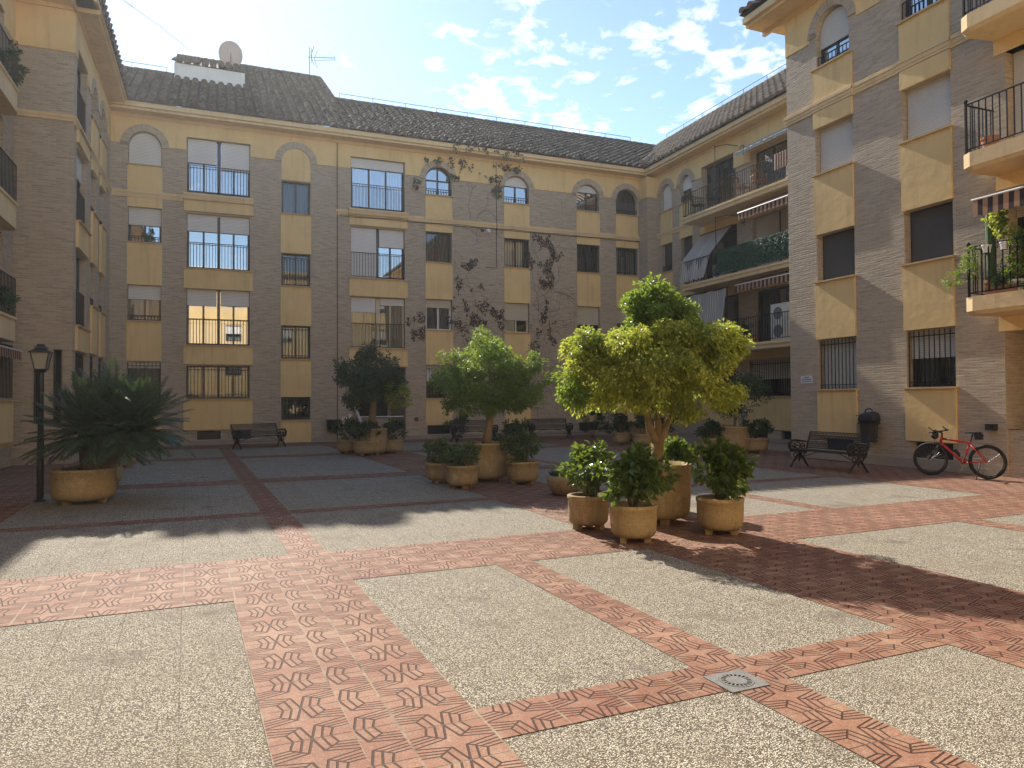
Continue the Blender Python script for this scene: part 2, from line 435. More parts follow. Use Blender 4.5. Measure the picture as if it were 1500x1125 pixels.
class Facade:
    def __init__(s, root, Mx=None, zo=0.0):
        s.root = root; s.M = Mx; s.zo = zo; s.open = []
        s.brick = None
    def mb(s):
        T = Matrix.Translation((0, 0, s.zo))
        return MB(s.M @ T if s.M is not None else T)
    def part(s, name, mb, mat, parent=None, **kw):
        return mk(name, mb, mat, parent or s.root, **kw)

    def railing(s, u0, u1, z0, z1, y, step=.11, parent=None, mat='iron', name='railing', r=.008):
        m = s.mb()
        for z in (z0, z1): m.box(u0, u1, y - .012, y + .012, z - .012, z + .012)
        n = max(2, int(round((u1 - u0) / step)))
        for k in range(n + 1):
            u = u0 + (u1 - u0) * k / n
            m.box(u - r, u + r, y - r, y + r, z0, z1)
        return s.part(name, m, M[mat], parent)
    def bars(s, u0, u1, z0, z1, y, parent):
        m = s.mb(); n = max(3, int(round((u1 - u0) / .12)))
        for k in range(n + 1):
            u = u0 + (u1 - u0) * k / n; m.box(u - .008, u + .008, y - .008, y + .008, z0, z1)
        for z in (z0 + .12, z1 - .12): m.box(u0, u1, y - .014, y + .014, z - .01, z + .01)
        return s.part('window_bars', m, M['iron'], parent)

    def window(s, u0, u1, z0, z1, frame='alu', blind=0.0, blinds=None, zs=None, sashes=2, glass='glass',
               curtain=None, bars=False, rail=None, bmat='blind', screen=False, transom=False, depth=.17, frost=None, post=None):
        """opening + frame (> panes, blind, curtain, bars, railing)"""
        zo = 0
        s.open.append(arch(u0, u1, z0, zs) if zs else rect(u0, u1, z0, z1))
        D = depth; t = .05
        m = s.mb()
        if zs:
            r = (u1 - u0) / 2; top = zs + r
            m.plate(arch(u0 + .003, u1 - .003, z0, zs), [arch(u0 + t, u1 - t, z0 + t, zs)], D, D + .06)
        else:
            top = z1
            m.plate(rect(u0 + .003, u1 - .003, z0 + .002, z1 - .002), [rect(u0 + t, u1 - t, z0 + t, z1 - t)], D, D + .06)
        ss = []
        w = (u1 - u0 - 2 * t) / sashes
        if post:                                                     # wide post between two halves
            m.box((u0 + u1) / 2 - post / 2, (u0 + u1) / 2 + post / 2, D - .06, D + .055, z0 + t, top - t)
        for k in range(sashes):
            a = u0 + t + w * k; b = a + w
            zt = (zs if zs else top - t)
            if zs and sashes > 1: zt = zs + sqrt(max(0, r * r - (abs(a - (u0 + u1) / 2) + .0) ** 2)) * .0 + .0
            ss.append((a, b, z0 + t, zt))
            if k: m.box(a - .035, a + .035, D + .004, D + .052, z0 + t, (top - t))
            else: m.box(a, a + .03, D + .006, D + .05, z0 + t, zt)
            if k == sashes - 1: m.box(b - .03, b, D + .006, D + .05, z0 + t, zt)
        m.box(u0 + t, u1 - t, D + .008, D + .048, z0 + t, z0 + t + .045)
        if transom: m.box(u0 + t, u1 - t, D + .007, D + .049, (zs or z1 - .5) - .03, (zs or z1 - .5) + .03)
        w_o = s.part('window', m, M[frame])
        g = s.mb()
        if zs:
            g.poly([(x, D + .03, z) for x, z in arch(u0 + t * .5, u1 - t * .5, z0 + t * .5, zs)])
        else:
            for a, b, zl, zh in ss: g.poly([(a - .01, D + .03, zl - .01), (b + .01, D + .03, zl - .01), (b + .01, D + .03, zh + .01), (a - .01, D + .03, zh + .01)])
        s.part('pane', g, M[glass], w_o)
        bl = blinds if blinds else ([blind] if blind else [])
        if bl:
            bw = (u1 - u0) / len(bl)
            for k, fr in enumerate(bl):
                if fr <= 0: continue
                b = s.mb(); a0 = u0 + bw * k + .02 + (post or .0) * (.5 if k else 0); a1 = u0 + bw * (k + 1) - .02 - (post or 0) * (.5 if k == 0 and len(bl) > 1 else 0)
                zb = top - (top - z0 - .01) * fr
                if zs and fr < 1 and zb > zs:
                    hw = sqrt(max(.0, r * r - (zb - zs) ** 2)) - .02; c = (u0 + u1) / 2
                    an = math.asin(min(1, (zb - zs) / (r - .02)))
                    pts = [(c + (r - .02) * cos(an + (pi - 2 * an) * q / 14), zs + (r - .02) * sin(an + (pi - 2 * an) * q / 14)) for q in range(15)]
                    b.plate(pts, [], D - .05, D - .03)
                elif zs:
                    b.plate(arch(a0, a1, max(zb, z0 + .01), zs), [], D - .05, D - .03)
                else:
                    b.box(a0, a1, D - .05, D - .03, zb, top - .003)
                    b.box(a0, a1, D - .055, D - .025, zb - .035, zb)
                s.part('roller_blind', b, M[bmat], w_o)
        if curtain:
            c = s.mb(); nn = 1 if curtain == 'screen' else 2
            if screen or curtain == 'screen':
                c.box(u0 + t, u1 - t, D - .012, D - .004, z0 + t, (z1 if not zs else zs) - t)
                s.part('fly_screen', c, M['screen'], w_o)
            else:
                ww = (u1 - u0)
                for a, b2 in ((u0 + .06, u0 + ww * .40), (u0 + ww * .58, u1 - .06)):
                    c.poly([(a, D + .16, z0 + .05), (b2, D + .16, z0 + .05), (b2, D + .16, (z1 if not zs else zs) - .05), (a, D + .16, (z1 if not zs else zs) - .05)])
                s.part('curtain', c, M[curtain], w_o)
        if bars: s.bars(u0 + .03, u1 - .03, z0 + .02, top - .02, .06, w_o)
        if rail: s.railing(u0 + .01, u1 - .01, z0 + .07, z0 + rail, .05, parent=w_o)
        return w_o

    def spandrel(s, u0, u1, z0, z1, y=-.035, sill=True):
        m = s.mb(); m.box(u0, u1, y, -.001, z0, z1)
        o = s.part('spandrel_panel', m, M['yellow'])
        if sill:
            b = s.mb(); b.box(u0 - .035, u1 + .035, y - .062, .12, z1 - .002, z1 + .036)
            s.part('window_sill', b, M['sill'], o)
        return o
    def ring(s, uc, zs, r0, r1, leg=0.0):
        m = s.mb(); n = 20
        out = [(uc + r1 * cos(pi * k / n), zs + r1 * sin(pi * k / n)) for k in range(n + 1)]
        inn = [(uc + r0 * cos(pi * k / n), zs + r0 * sin(pi * k / n)) for k in range(n + 1)]
        if leg:
            out = [(uc + r1, zs - leg)] + out + [(uc - r1, zs - leg)]; inn = [(uc + r0, zs - leg)] + inn + [(uc - r0, zs - leg)]
        m.plate(out + inn[::-1], [], -.05, 0.0)
        o = s.part('arch_ring', m, M['brick'])
        # radial brick uv
        me = o.data; ul = me.uv_layers.new(name='UVMap').data
        inv = (s.M @ Matrix.Translation((0, 0, s.zo))).inverted() if s.M is not None else Matrix.Translation((0, 0, -s.zo))
        for p in me.polygons:
            for li in p.loop_indices:
                c = inv @ me.vertices[me.loops[li].vertex_index].co
                a = atan2(c.z - zs, c.x - uc); rr = sqrt((c.x - uc) ** 2 + (c.z - zs) ** 2)
                ul[li].uv = (rr, a * .64)
        return o
    def cornice(s, u0, u1, zb, proj=.55, y=0):
        m = s.mb()
        m.box(u0, u1, y - proj * .86, y + .002, zb + .10, zb + .19)
        m.box(u0, u1, y - proj * .12, y + .003, zb - .02, zb + .10)
        m.box(u0, u1, y - proj, y + .004, zb + .19, zb + .36)
        return s.part('cornice', m, M['soffit'])
    def string(s, u0, u1, z0=8.88, z1=9.12, y=-.05):
        m = s.mb(); m.box(u0, u1, y, -.0015, z0 + .07, z1); m.box(u0, u1, y - .025, -.0005, z1 - .10, z1 - .03); m.box(u0, u1, y + .015, -.001, z0, z0 + .07)
        return s.part('string_course', m, M['soffit'])
    def frieze(s, u0, u1, zb, zt, notches, y=-.03):
        """yellow band; notches = ('a', uc, zs, r) or ('r', ua, ub, ztop), sorted along u"""
        bot = [(u0, zb)]
        for nt in notches:
            if nt[0] == 'a':
                _, uc, zs, r = nt; a0 = math.asin(max(-1, min(1, (zb - zs) / r)))
                for k in range(21):
                    a = pi - a0 - (pi - 2 * a0) * k / 20
                    bot.append((uc + r * cos(a), zs + r * sin(a)))
            else:
                _, ua, ub, zz = nt
                if abs(ua - bot[-1][0]) < .002: bot.pop()
                bot += [(ua, zb), (ua, zz), (ub, zz), (ub, zb)]
        if abs(bot[-1][0] - u1) > .002: bot.append((u1, zb))
        m = s.mb(); m.plate(bot + [(u1, zt), (u0, zt)], [], y, -.0005)
        return s.part('frieze', m, M['yellow'])
    def wall(s, u0, u1, z0, z1, mat='brick', th=.3, name='wall'):
        m = s.mb(); m.plate(rect(u0, u1, z0, z1), s.open, 0.0, th)
        return s.part(name, m, M[mat], boxuv=True)

def tile_roof(name, root, P, U, S, L, T, ok=lambda u, t: True, mat='rooftile', pitch=.335, row=.37, seed=1):
    """barrel tiles on a slope: P eave start, U along the eave, S up the slope"""
    rng = random.Random(seed)
    P = Vector(P); U = Vector(U).normalized(); S = Vector(S).normalized(); N = U.cross(S).normalized()
    if N.z < 0: N = -N
    m = MB(); nc = int(L / pitch); nr = int(T / row)
    for i in range(nc):
        for j in range(nr + 1):
            u = (i + .5) * pitch; t = j * row
            if not ok(u, t + row * .5): continue
            jx = rng.uniform(-.012, .012); jz = rng.uniform(0, .014); tl = .44
            tilt = rng.uniform(-.012, .012)
            ra, rb = .128, .106
            prev = None
            for (tt, r, h, du) in ((t - .03, ra, .062, tilt), (t + tl - .03, rb, .0, -tilt)):
                ring = []
                for k in range(7):
                    a = pi * k / 6
                    q = P + U * (u + jx + du + r * cos(a)) + S * tt + N * (h + jz + r * .95 * sin(a))
                    ring.append(m.vert(*q))
                if prev:
                    for k in range(6): m.face((prev[k], prev[k + 1], ring[k + 1], ring[k]))
                else:
                    m.face(ring[::-1])
                prev = ring
    # channel bed, cut to the same outline
    m2 = m; m = MB()
    nb = max(1, int(L / .5)); nt = max(1, int(T / .5))
    for i in range(nb):
        for j in range(nt):
            ua, ub, ta, tb = L * i / nb, L * (i + 1) / nb, T * j / nt, T * (j + 1) / nt
            if not (ok((ua + ub) / 2, (ta + tb) / 2)): continue
            m.poly([tuple(P + U * a + S * b + N * .012) for a, b in ((ua, ta), (ub, ta), (ub, tb), (ua, tb))])
    mk('roof_channels', m, M['roofbed'], root)
    return mk(name, m2, M[mat], root)

def ridge_tiles(name, root, A, B, mat='rooftile', r=.13):
    A = Vector(A); B = Vector(B); d = (B - A); n = max(1, int(d.length / .36)); m = MB(); rng = random.Random(3)
    side = d.normalized().cross(Vector((0, 0, 1))).normalized(); up = side.cross(d.normalized())
    if up.z < 0: up = -up
    for k in range(n):
        prev = None
        for f, rr in ((k / n, r), ((k + 1.15) / n, r * .86)):
            c = A + d * min(f, 1.0) + up * rng.uniform(0, .02)
            ring = [m.vert(*(c + side * rr * cos(pi * q / 7) + up * rr * sin(pi * q / 7))) for q in range(8)]
            if prev:
                for q in range(7): m.face((prev[q], prev[q + 1], ring[q + 1], ring[q]))
            else: m.face(ring)
            prev = ring
    return mk(name, m, M[mat], root)
def guard_wire(root, A, B, step=1.5, h=.28):
    A = Vector(A); B = Vector(B); m = MB(); n = max(2, int((B - A).length / step))
    m.tube([A + Vector((0, 0, h)), B + Vector((0, 0, h))], .014, 5)
    for k in range(n + 1):
        p = A.lerp(B, k / n); m.tube([p - Vector((0, 0, .1)), p + Vector((0, 0, h))], .012, 5)
    return mk('ridge_cable', m, M['iron'], root)

# ================================================================== NORTH BUILDING (faces the camera)
YB = 28.91
NB = thing('apartment_building', 'long four storey brick and ochre building with clinging dry ivy at the far end', 'building', (0, YB, 0))
F = Facade(NB)
SK = [1.65, 4.45, 7.25, 10.03]; TP = [3.02, 5.76, 8.54]
cols = {'A': (-2.88, -1.80), 'E': (8.00, 9.12), 'F': (11.47, 12.63), 'G': (14.96, 16.10), 'H': (16.98, 18.10)}
cfg = {
 ('A', 3): dict(blind=1.0), ('A', 2): dict(blind=.46, glass='mirror', rail=.25), ('A', 1): dict(blind=.36, frame='wood', curtain='curtain', glass='mirror', rail=.22), ('A', 0): dict(blind=.14, bars=True, curtain='curtaingrey'),
 ('E', 3): dict(glass='mirror', transom=True, rail=.3), ('E', 2): dict(curtain='curtaingrey'), ('E', 1): dict(blind=.24, frame='whiteframe', curtain='curtaingrey', bmat='blindbeige'), ('E', 0): dict(blind=.45, bars=True),
 ('F', 3): dict(blind=.36, glass='mirror', rail=.3), ('F', 2): dict(bars=True, curtain='curtain'), ('F', 1): dict(blind=.54, frame='creamframe', bmat='blindbeige'), ('F', 0): dict(bars=True, blind=.3),
 ('G', 3): dict(blind=.28, glass='mirror', rail=.3), ('G', 2): dict(bars=True, curtain='curtaingrey'), ('G', 1): dict(blind=.6, bmat='blindbeige'), ('G', 0): dict(bars=True, blind=.5),
 ('H', 3): dict(curtain='screen', rail=.25), ('H', 2): dict(bars=True, curtain='curtain'), ('H', 1): dict(blind=.5, bmat='blindbeige'), ('H', 0): dict(bars=True),
}
for c, (a, b) in cols.items():
    r = (b - a) / 2
    for k in range(4):
        kw = cfg[(c, k)]
        if k == 3:
            F.window(a, b, SK[3], 0, zs=11.27 - r, **kw)
            F.ring((a + b) / 2, 11.27 - r, r, r + .25)
        else:
            F.window(a, b, SK[k], TP[k], **kw)
    F.spandrel(a - .02, b + .02, .58, 1.65); F.spandrel(a - .02, b + .02, 3.05, 4.45)
    F.spandrel(a - .02, b + .02, 5.76, 7.25); F.spandrel(a - .02, b + .02, 9.13, 10.03); F.spandrel(a - .02, b + .02, 8.54, 8.879, sill=False)
    F.open.append(rect(a + .05, b - .08, .2, .56))
    v = F.mb(); v.box(a + .05, b - .08, .17, .2, .2, .56)
    for q in range(4): v.box(a + .06, b - .09, .12, .165, .24 + q * .08, .25 + q * .08)
    F.part('basement_vent', v, M['blackplastic'])
# big living-room windows
BU = (-.97, 1.20)
F.window(BU[0], BU[1], 9.24, 11.25, blinds=[.42, .50], sashes=4, glass='mirror', rail=1.02, post=.12)
F.window(BU[0], BU[1], 6.44, 8.48, blinds=[.29], sashes=4, glass='mirror', rail=.98, post=.1)
F.window(BU[0], BU[1], 3.64, 5.71, blinds=[.27, .26], sashes=4, glass='mirror', frame='wood', rail=.98, post=.1)
F.window(BU[0], BU[1], 1.69, 2.90, sashes=4, frame='wood', bars=True, curtain='curtaingrey', post=.1)
for z0, z1 in ((8.55, 8.95), (5.72, 6.42), (2.95, 3.62), (.56, 1.66)): F.spandrel(BU[0] - .09, BU[1] + .10, z0, z1, y=-.07)
F.open.append(rect(-.6, .2, .2, .52)); F.open.append(rect(.62, 1.25, .2, .52))
for a, b in ((-.6, .2), (.62, 1.25)):
    v = F.mb(); v.box(a, b, .15, .2, .2, .52); F.part('basement_vent', v, M['blackplastic'])
DU = (4.96, 7.12)
F.window(DU[0], DU[1], 9.22, 11.26, blinds=[.17], sashes=3, glass='mirror', rail=1.0, curtain='curtain', bmat='blind')
F.window(DU[0], DU[1], 6.46, 8.49, blinds=[.985, .34], sashes=4, glass='mirror', rail=1.02, post=.08)
F.window(DU[0], DU[1], 3.66, 5.70, blinds=[.27, .12], sashes=4, rail=1.0, curtain='curtain', frame='creamframe', post=.16)
for z0, z1 in ((8.55, 8.95), (5.73, 6.42), (2.95, 3.63)): F.spandrel(DU[0] - .09, DU[1] + .10, z0, z1, y=-.07)
# stairwell column
CU = (2.33, 3.40)
for k, (z0, z1, kw) in enumerate(((.86, 1.74, dict(bars=True)), (3.19, 4.47, dict(bars=True, curtain='curtain')), (5.98, 7.24, dict(bars=False, sashes=2, rail=1.1, curtain='curtaingrey')), (8.76, 10.02, dict(curtain='curtaingrey')))):
    F.window(CU[0], CU[1], z0, z1, **kw)
for z0, z1 in ((0.02, .84), (1.75, 3.17), (4.48, 5.96), (7.25, 8.74)): F.spandrel(CU[0] - .03, CU[1] + .03, z0, z1)
m = F.mb(); m.plate(arch(CU[0], CU[1], 10.06, 10.76), [], -.03, -.001); F.part('blind_arch_panel', m, M['yellow'])
F.ring(2.865, 10.76, .545, .79)
# entrance recess
F.open.append(rect(4.98, 7.14, 0.02, 2.93))
m = F.mb(); m.box(4.90, 4.98, .3, 2.6, 0, 2.95); m.box(7.14, 7.22, .3, 2.6, 0, 2.95); m.box(4.9, 7.22, 2.6, 2.7, 0, 2.95); m.box(4.98, 7.14, .3, 2.6, 2.93, 3.0)
F.part('entrance_recess', m, M['brick'], boxuv=True)
m = F.mb()
for k in range(5): m.box(5.6, 7.14, .5 + k * .3, .8 + k * .3 + (2.0 - .3 * k if k == 4 else 0), 0, .17 * (k + 1))
m.box(5.6, 6.6, .2, .3, .05, .85)
F.part('entrance_steps', m, M['plinth'])
m = F.mb(); m.box(5.75, 6.95, 2.5, 2.58, .85, 2.85); F.part('entrance_door', m, M['dark'])
m = F.mb(); m.tube([(5.05, .15, 1.55), (5.5, .05, .35)], .05, 6); m.tube([(5.05, .35, 1.55), (5.5, .35, .35)], .03, 6); m.box(5.35, 7.1, .12, .15, .93, .97); m.box(5.33, 5.36, .12, .15, .1, .97)
F.part('handrail', m, M['whiteplastic'])
# wall, bands
F.wall(-3.75, 18.75, 0, 11.95)
F.string(-3.75, -2.93); F.string(-2.93, -1.75, y=-.075); F.string(-1.75, -1.08); F.string(-1.08, 1.32, y=-.13, z0=8.95, z1=9.2); F.string(4.35, 4.85); F.string(4.85, 7.25, y=-.13, z0=8.95, z1=9.2)
p = 7.25
for c in 'EFGH':
    a, b = cols[c]; F.string(p, a - .06); F.string(a - .06, b + .06, y=-.075); p = b + .06
F.string(p, 18.72)
nt = []
for c in ('A',): nt.append(('a', (cols[c][0] + cols[c][1]) / 2, 11.27 - .54, .79))
nt += [('r', BU[0] - .02, BU[1] + .02, 11.26), ('a', 2.865, 10.76, .79), ('r', DU[0] - .02, DU[1] + .02, 11.27)]
for c in 'EFGH':
    r = (cols[c][1] - cols[c][0]) / 2; nt.append(('a', (cols[c][0] + cols[c][1]) / 2, 11.27 - r, r + .25))
F.frieze(-3.75, 18.2, 10.78, 11.95, nt)
F.cornice(-3.9, 18.9, 11.75, .58)
m = F.mb(); m.box(-3.5, 4.95, -.02, -.0005, 0, .17); m.box(7.2, 18.7, -.02, -.0005, 0, .17)
F.part('plinth', m, M['plinth'])
m = F.mb(); m.box(18.2, 18.75, -.7, -.002, 0, 10.78); F.part('corner_pilaster', m, M['brick'], boxuv=True)
m = F.mb(); m.box(18.17, 18.78, -.73, -.001, 10.78, 11.72); F.part('corner_pilaster_cap', m, M['yellow'])
m = F.mb(); m.box(-3.75, 18.75, 2.72, 2.8, 0, 11.9)
for z in (0.3, 3.1, 5.85, 8.65): m.box(-3.75, 4.88, .32, 2.7, z, z + .12); m.box(7.24, 18.75, .32, 2.7, z, z + .12)
F.part('inner_wall', m, M['room'])
m = F.mb(); m.box(-20, 30, 10.0, 10.3, 0, 12); F.part('rear_wall', m, M['white'])
# roof: eave y -0.62, slope .61
sl = .61; E0 = Vector((0, -.62, 12.1)); SV = Vector((0, 1, sl)).normalized(); q1 = sqrt(1 + sl * sl)
TLOW = 5.05 * q1; THI = 10.0 * q1
def okb(u, t):
    x = -9 + u; y = t / q1
    if x - 18.1 > y / 1.28 or -2.85 - x > y: return False
    if x < -1.62: return t < TLOW
    if x < 1.16: return t < TLOW
    if x < 4.95: return True
    return t < TLOW
tile_roof('roof', NB, (-9, E0.y, E0.z), (1, 0, 0), SV, 40, THI, okb)
zr = 12.1 + 5.05 * sl; yr = -.62 + 5.05
ridge_tiles('ridge', NB, (4.95, yr, zr + .06), (24, yr, zr + .06)); ridge_tiles('ridge', NB, (-8, yr, zr + .06), (-1.6, yr, zr + .06))
zh = 12.1 + 10.0 * sl; yh = 9.38
ridge_tiles('ridge', NB, (-1.75, yh, zh + .05), (4.98, yh, zh + .05))
ridge_tiles('roof_verge', NB, (4.95, yr, zr + .06), (4.95, yh, zh + .06), r=.12)
m = MB(); m.box(-1.62, 1.16, yr - .05, yr + .2, zr - .3, zr + .62)
mk('roof_wall', m, M['white'], NB)
m = MB(); m.poly([(4.9, yr, zr - .1), (4.9, yh, zr - .1), (4.9, yh, zh)])
mk('gable', m, M['white'], NB)
m = MB(); m.poly([(-1.62, yr, zr - .1), (-1.62, yh, zr - .1), (-1.62, yh, zh), (-1.62, yr, zr + .6)])
mk('gable', m, M['white'], NB)
tile_roof('upper_roof', NB, (-1.62, yr - .12, zr + .62), (1, 0, 0), (0, yh - yr + .12, zh - zr - .62), 2.8, sqrt((yh - yr + .12) ** 2 + (zh - zr - .62) ** 2), seed=5)
ridge_tiles('roof_verge', NB, (-1.62, yr - .12, zr + .66), (-1.62, yh, zh), r=.11)
m = MB()
m.poly([(-20, yr, zr), (-1.6, yr, zr), (-1.6, 10.2, 11.9), (-20, 10.2, 11.9)]); m.poly([(4.95, yr, zr), (30, yr, zr), (30, 10.2, 11.9), (4.95, 10.2, 11.9)]); m.poly([(-1.62, yh, zh), (4.95, yh, zh), (4.95, 14, 11.9), (-1.62, 14, 11.9)])
mk('rear_roof', m, M['rooftile'], NB)
guard_wire(NB, (5.2, yr, zr + .1), (20.5, yr, zr + .1)); guard_wire(NB, (-4.5, yr, zr + .1), (-1.9, yr, zr + .1), 1.6)
m = F.mb(); m.tube([(4.42, -.05, .0), (4.42, -.05, 11.72)], .018, 6); F.part('downpipe', m, M['ivystem'])
m = F.mb(); m.tube([(11.10, -.03, 11.72), (11.10, -.06, 9.2), (11.10, -.11, 9.0), (11.10, -.03, 8.8), (11.09, -.03, 7.22), (10.6, -.03, 7.22)], .012, 5); F.part('wall_cable', m, M['iron'])
for z0, ph in ((8.90, 0.0), (8.86, 1.0)):
    m = F.mb(); m.tube([(4.5 + k * .35, -.10 - .02 * (k % 3 == 0), z0 - .025 * abs(sin(k * .45 + ph))) for k in range(40)], .009, 4); F.part('wall_cable', m, M['iron'])

# ================================================================== WEST BLOCK
WB = thing('apartment_building', 'narrow brick block with cream corner eave behind the lamp post and the cycad', 'building', (-3.45, 21.9, 0), pi / 2)
F = Facade(WB)
F.window(.45, 2.1, 9.2, 11.1, sashes=3, rail=1.0, curtain='curtaingrey'); F.window(.45, 2.1, 6.44, 8.48, sashes=3, rail=1.0, blind=.3); F.window(.45, 2.1, 3.64, 5.71, sashes=3, rail=1.0); F.window(.45, 2.1, 1.69, 2.95, sashes=3, bars=True)
for z0, z1 in ((8.55, 8.9), (5.73, 6.42), (2.98, 3.62), (.57, 1.66)): F.spandrel(.36, 2.2, z0, z1, y=-.07)
for a, b in ((2.85, 3.8), (4.6, 5.55)):
    r = (b - a) / 2
    F.window(a, b, SK[3], 0, zs=11.2 - r, rail=.3, blind=.3); F.ring((a + b) / 2, 11.2 - r, r, r + .24)
    for k in range(3): F.window(a, b, SK[k], TP[k], rail=.3 if k else None, bars=(k == 0), blind=(.3, .2, .4)[k])
    for z0, z1 in ((.58, 1.65), (3.05, 4.45), (5.76, 7.25), (9.13, 10.03)): F.spandrel(a - .02, b + .02, z0, z1, y=-.07)
    F.spandrel(a - .02, b + .02, 8.54, 8.879, y=-.07, sill=False)
F.wall(.3, 7.0, 0, 11.95)
F.frieze(0, 7.0, 10.78, 11.95, [('r', .43, 2.12, 11.11), ('a', 3.325, 11.2 - .475, .715), ('a', 5.075, 11.2 - .475, .715)])
F.string(0, 6.95)
F.cornice(-.6, 6.95, 11.9, .6)
# south face (x runs west from the corner)
S = Facade(WB)
S.M = Matrix(((0, 1, 0, 0), (-1, 0, 0, 0), (0, 0, 1, 0), (0, 0, 0, 1)))   # (u, y, z) -> local (y, -u, z)
S.open += [rect(-.86, -.69, 1.06, 2.97), rect(-.43, -.22, 1.06, 2.97)]
S.wall(-8, 0, 0, 11.95)
m = S.mb(); m.box(-.88, -.2, .32, .4, 1.0, 3.0); S.part('slit_window', m, M['dark'])
m = S.mb()
for a, b in ((-.86, -.69), (-.43, -.22)): m.box(a, a + .02, .1, .14, 1.06, 2.97); m.box(b - .02, b, .1, .14, 1.06, 2.97)
S.part('slit_frame', m, M['alu'])
S.frieze(-8, -.001, 10.78, 11.95, [])
m = S.mb(); m.box(-8, .03, -.05, -.001, 8.95, 9.12); m.box(-8, .05, -.075, -.0005, 9.03, 9.09); S.part('string_course', m, M['soffit'])
S.cornice(-8, .6, 11.9, .6)
m = S.mb(); m.box(-1.3, 0.02, -.02, -.001, 0, .2); S.part('plinth', m, M['plinth'])
m = MB(); m.box(.3, 6.9, 2.0, 2.1, 0, 11.9)
for z in (0.3, 3.1, 5.85, 8.65): m.box(.3, 7, .32, 2.0, z, z + .12)
mk('inner_wall', m, M['room'], WB)
tile_roof('roof', WB, (-.65, -.62, 12.12), (1, 0, 0), (0, 1, .61), 13, 6, lambda u, t: u >= t / q1 and (u - 7.05) <= t / q1)
tile_roof('roof_hip', WB, (-.65, -.62, 12.12), (0, 1, 0), (1, 0, .61), 9, 6, lambda u, t: u >= t / q1)
ridge_tiles('hip_ridge', WB, (-.6, -.55, 12.15), (4.4, 4.5, 15.25))

# ================================================================== WEST WING (left edge)
WW = thing('apartment_building', 'balconied brick wing cut off by the left edge of the picture', 'building', (-4.78, 21.9, 0), pi / 2)
F = Facade(WW)     # u = y - 21.9 (negative towards the camera), outward +x
for z0, z1 in ((9.1, 11.1), (6.4, 8.5), (3.65, 5.7)):
    F.window(-3.3, -1.0, z0, z1, sashes=3, frame='wood', curtain='curtaingrey'); F.window(-7.6, -5.0, z0, z1, sashes=3)
F.window(-3.3, -1.25, 1.66, 3.0, sashes=3, bars=True)
F.wall(-30, 0, 0, 11.95)
F.frieze(-30, 0, 10.78, 11.95, [('r', -7.6, -5.0, 11.1), ('r', -3.3, -1.0, 11.1)])
F.cornice(-30, -.62, 11.9, .6)
m = F.mb()
m.box(-30, 0, 2.5, 2.6, 0, 11.9); F.part('inner_wall', m, M['room'])
for z0, z1 in ((3.05, 3.62), (5.75, 6.36), (8.56, 9.1)):
    m = F.mb(); pr = [(-12, 0)] + [(-12, -.36), (-1.35, -.36), (-1.2, -.32), (-1.1, -.22), (-1.06, -.0)]
    n = len(pr)
    for (za, zb, k) in ((z0, z1 - .06, 1.0), (z1 - .06, z1, 1.1)):
        lo = [m.vert(u, y * k, za) for u, y in pr]; hi = [m.vert(u, y * k, zb) for u, y in pr]
        m.face(lo); m.face(hi[::-1])
        for k2 in range(n): m.face((lo[k2], hi[k2], hi[(k2 + 1) % n], lo[(k2 + 1) % n]))
    b = F.part('balcony', m, M['soffit'])
    F.railing(-12, -1.15, z1 + .06, z1 + .95, -.31, .12, parent=b)
m = F.mb(); pr = [(-12, 0), (-12, -.34), (-1.35, -.34), (-1.2, -.3), (-1.1, -.2), (-1.06, 0)]; n = len(pr)
lo = [m.vert(u, y * .8, .55) for u, y in pr]; mi = [m.vert(u, y, .68) for u, y in pr]; hi = [m.vert(u, y, 1.62) for u, y in pr]
m.face(lo); m.face(hi[::-1])
for r0, r1 in ((lo, mi), (mi, hi)):
    for k2 in range(n): m.face((r0[k2], r1[k2], r1[(k2 + 1) % n], r0[(k2 + 1) % n]))
F.part('ground_bay', m, M['yellow'])
m = F.mb(); m.box(-12, -1.0, -.38, .05, 1.62, 1.66); F.part('bay_sill', m, M['sill'])
F.railing(-12, -1.15, 1.72, 2.95, -.26, .12, name='window_bars')
tile_roof('roof', WW, (-24, -.62, 12.12), (1, 0, 0), (0, 1, .61), 24, 6, lambda u, t: u <= 23.3 - t / q1 * 0)
m = MB(); m.box(-30, -.0, 6, 6.3, 0, 14); mk('rear_wall', m, M['white'], WW)

# ================================================================== EAST BLOCK
EB = thing('apartment_building', 'tall brick block with ochre panels standing behind the red bicycle', 'building', (14.61, 15.6, 0), -pi / 2)
F = Facade(EB, None, .14)     # u = 15.6 - y
R1 = (.99, 2.24); R2 = (3.6, 4.83)
r = .53; c1 = (R1[0] + R1[1]) / 2
w = F.window(c1 - r, c1 + r, SK[3] + .02, 0, zs=10.95, blind=.62, sashes=2, glass='mirror', bmat='blindgrey', rail=.32); F.ring(c1, 10.95, r, r + .25)
for (a, b), cf in ((R1, (dict(bars=True, blind=.99, bmat='blindgrey'), dict(curtain='screen'), dict(blind=.985, bmat='blindgrey'))), (R2, (dict(bars=True, blind=.46, curtain='curtain', bmat='blindgrey'), dict(curtain='screen'), dict(blind=.99, bmat='blindgrey')))):
    for k in range(3): F.window(a + .02, b - .02, SK[k], TP[k] - .05, depth=.2, **cf[k])
    for z0, z1 in ((.48, 1.65), (2.98, 4.45), (5.71, 7.25)): F.spandrel(a, b, z0, z1, y=-.05)
    F.spandrel(a, b, 9.14, 10.03, y=-.05); F.spandrel(a, b, 8.5, 8.93, y=-.06, sill=False)
F.window(R2[0] + .02, R2[1] - .02, SK[3], 11.4, glass='mirror', rail=.5)
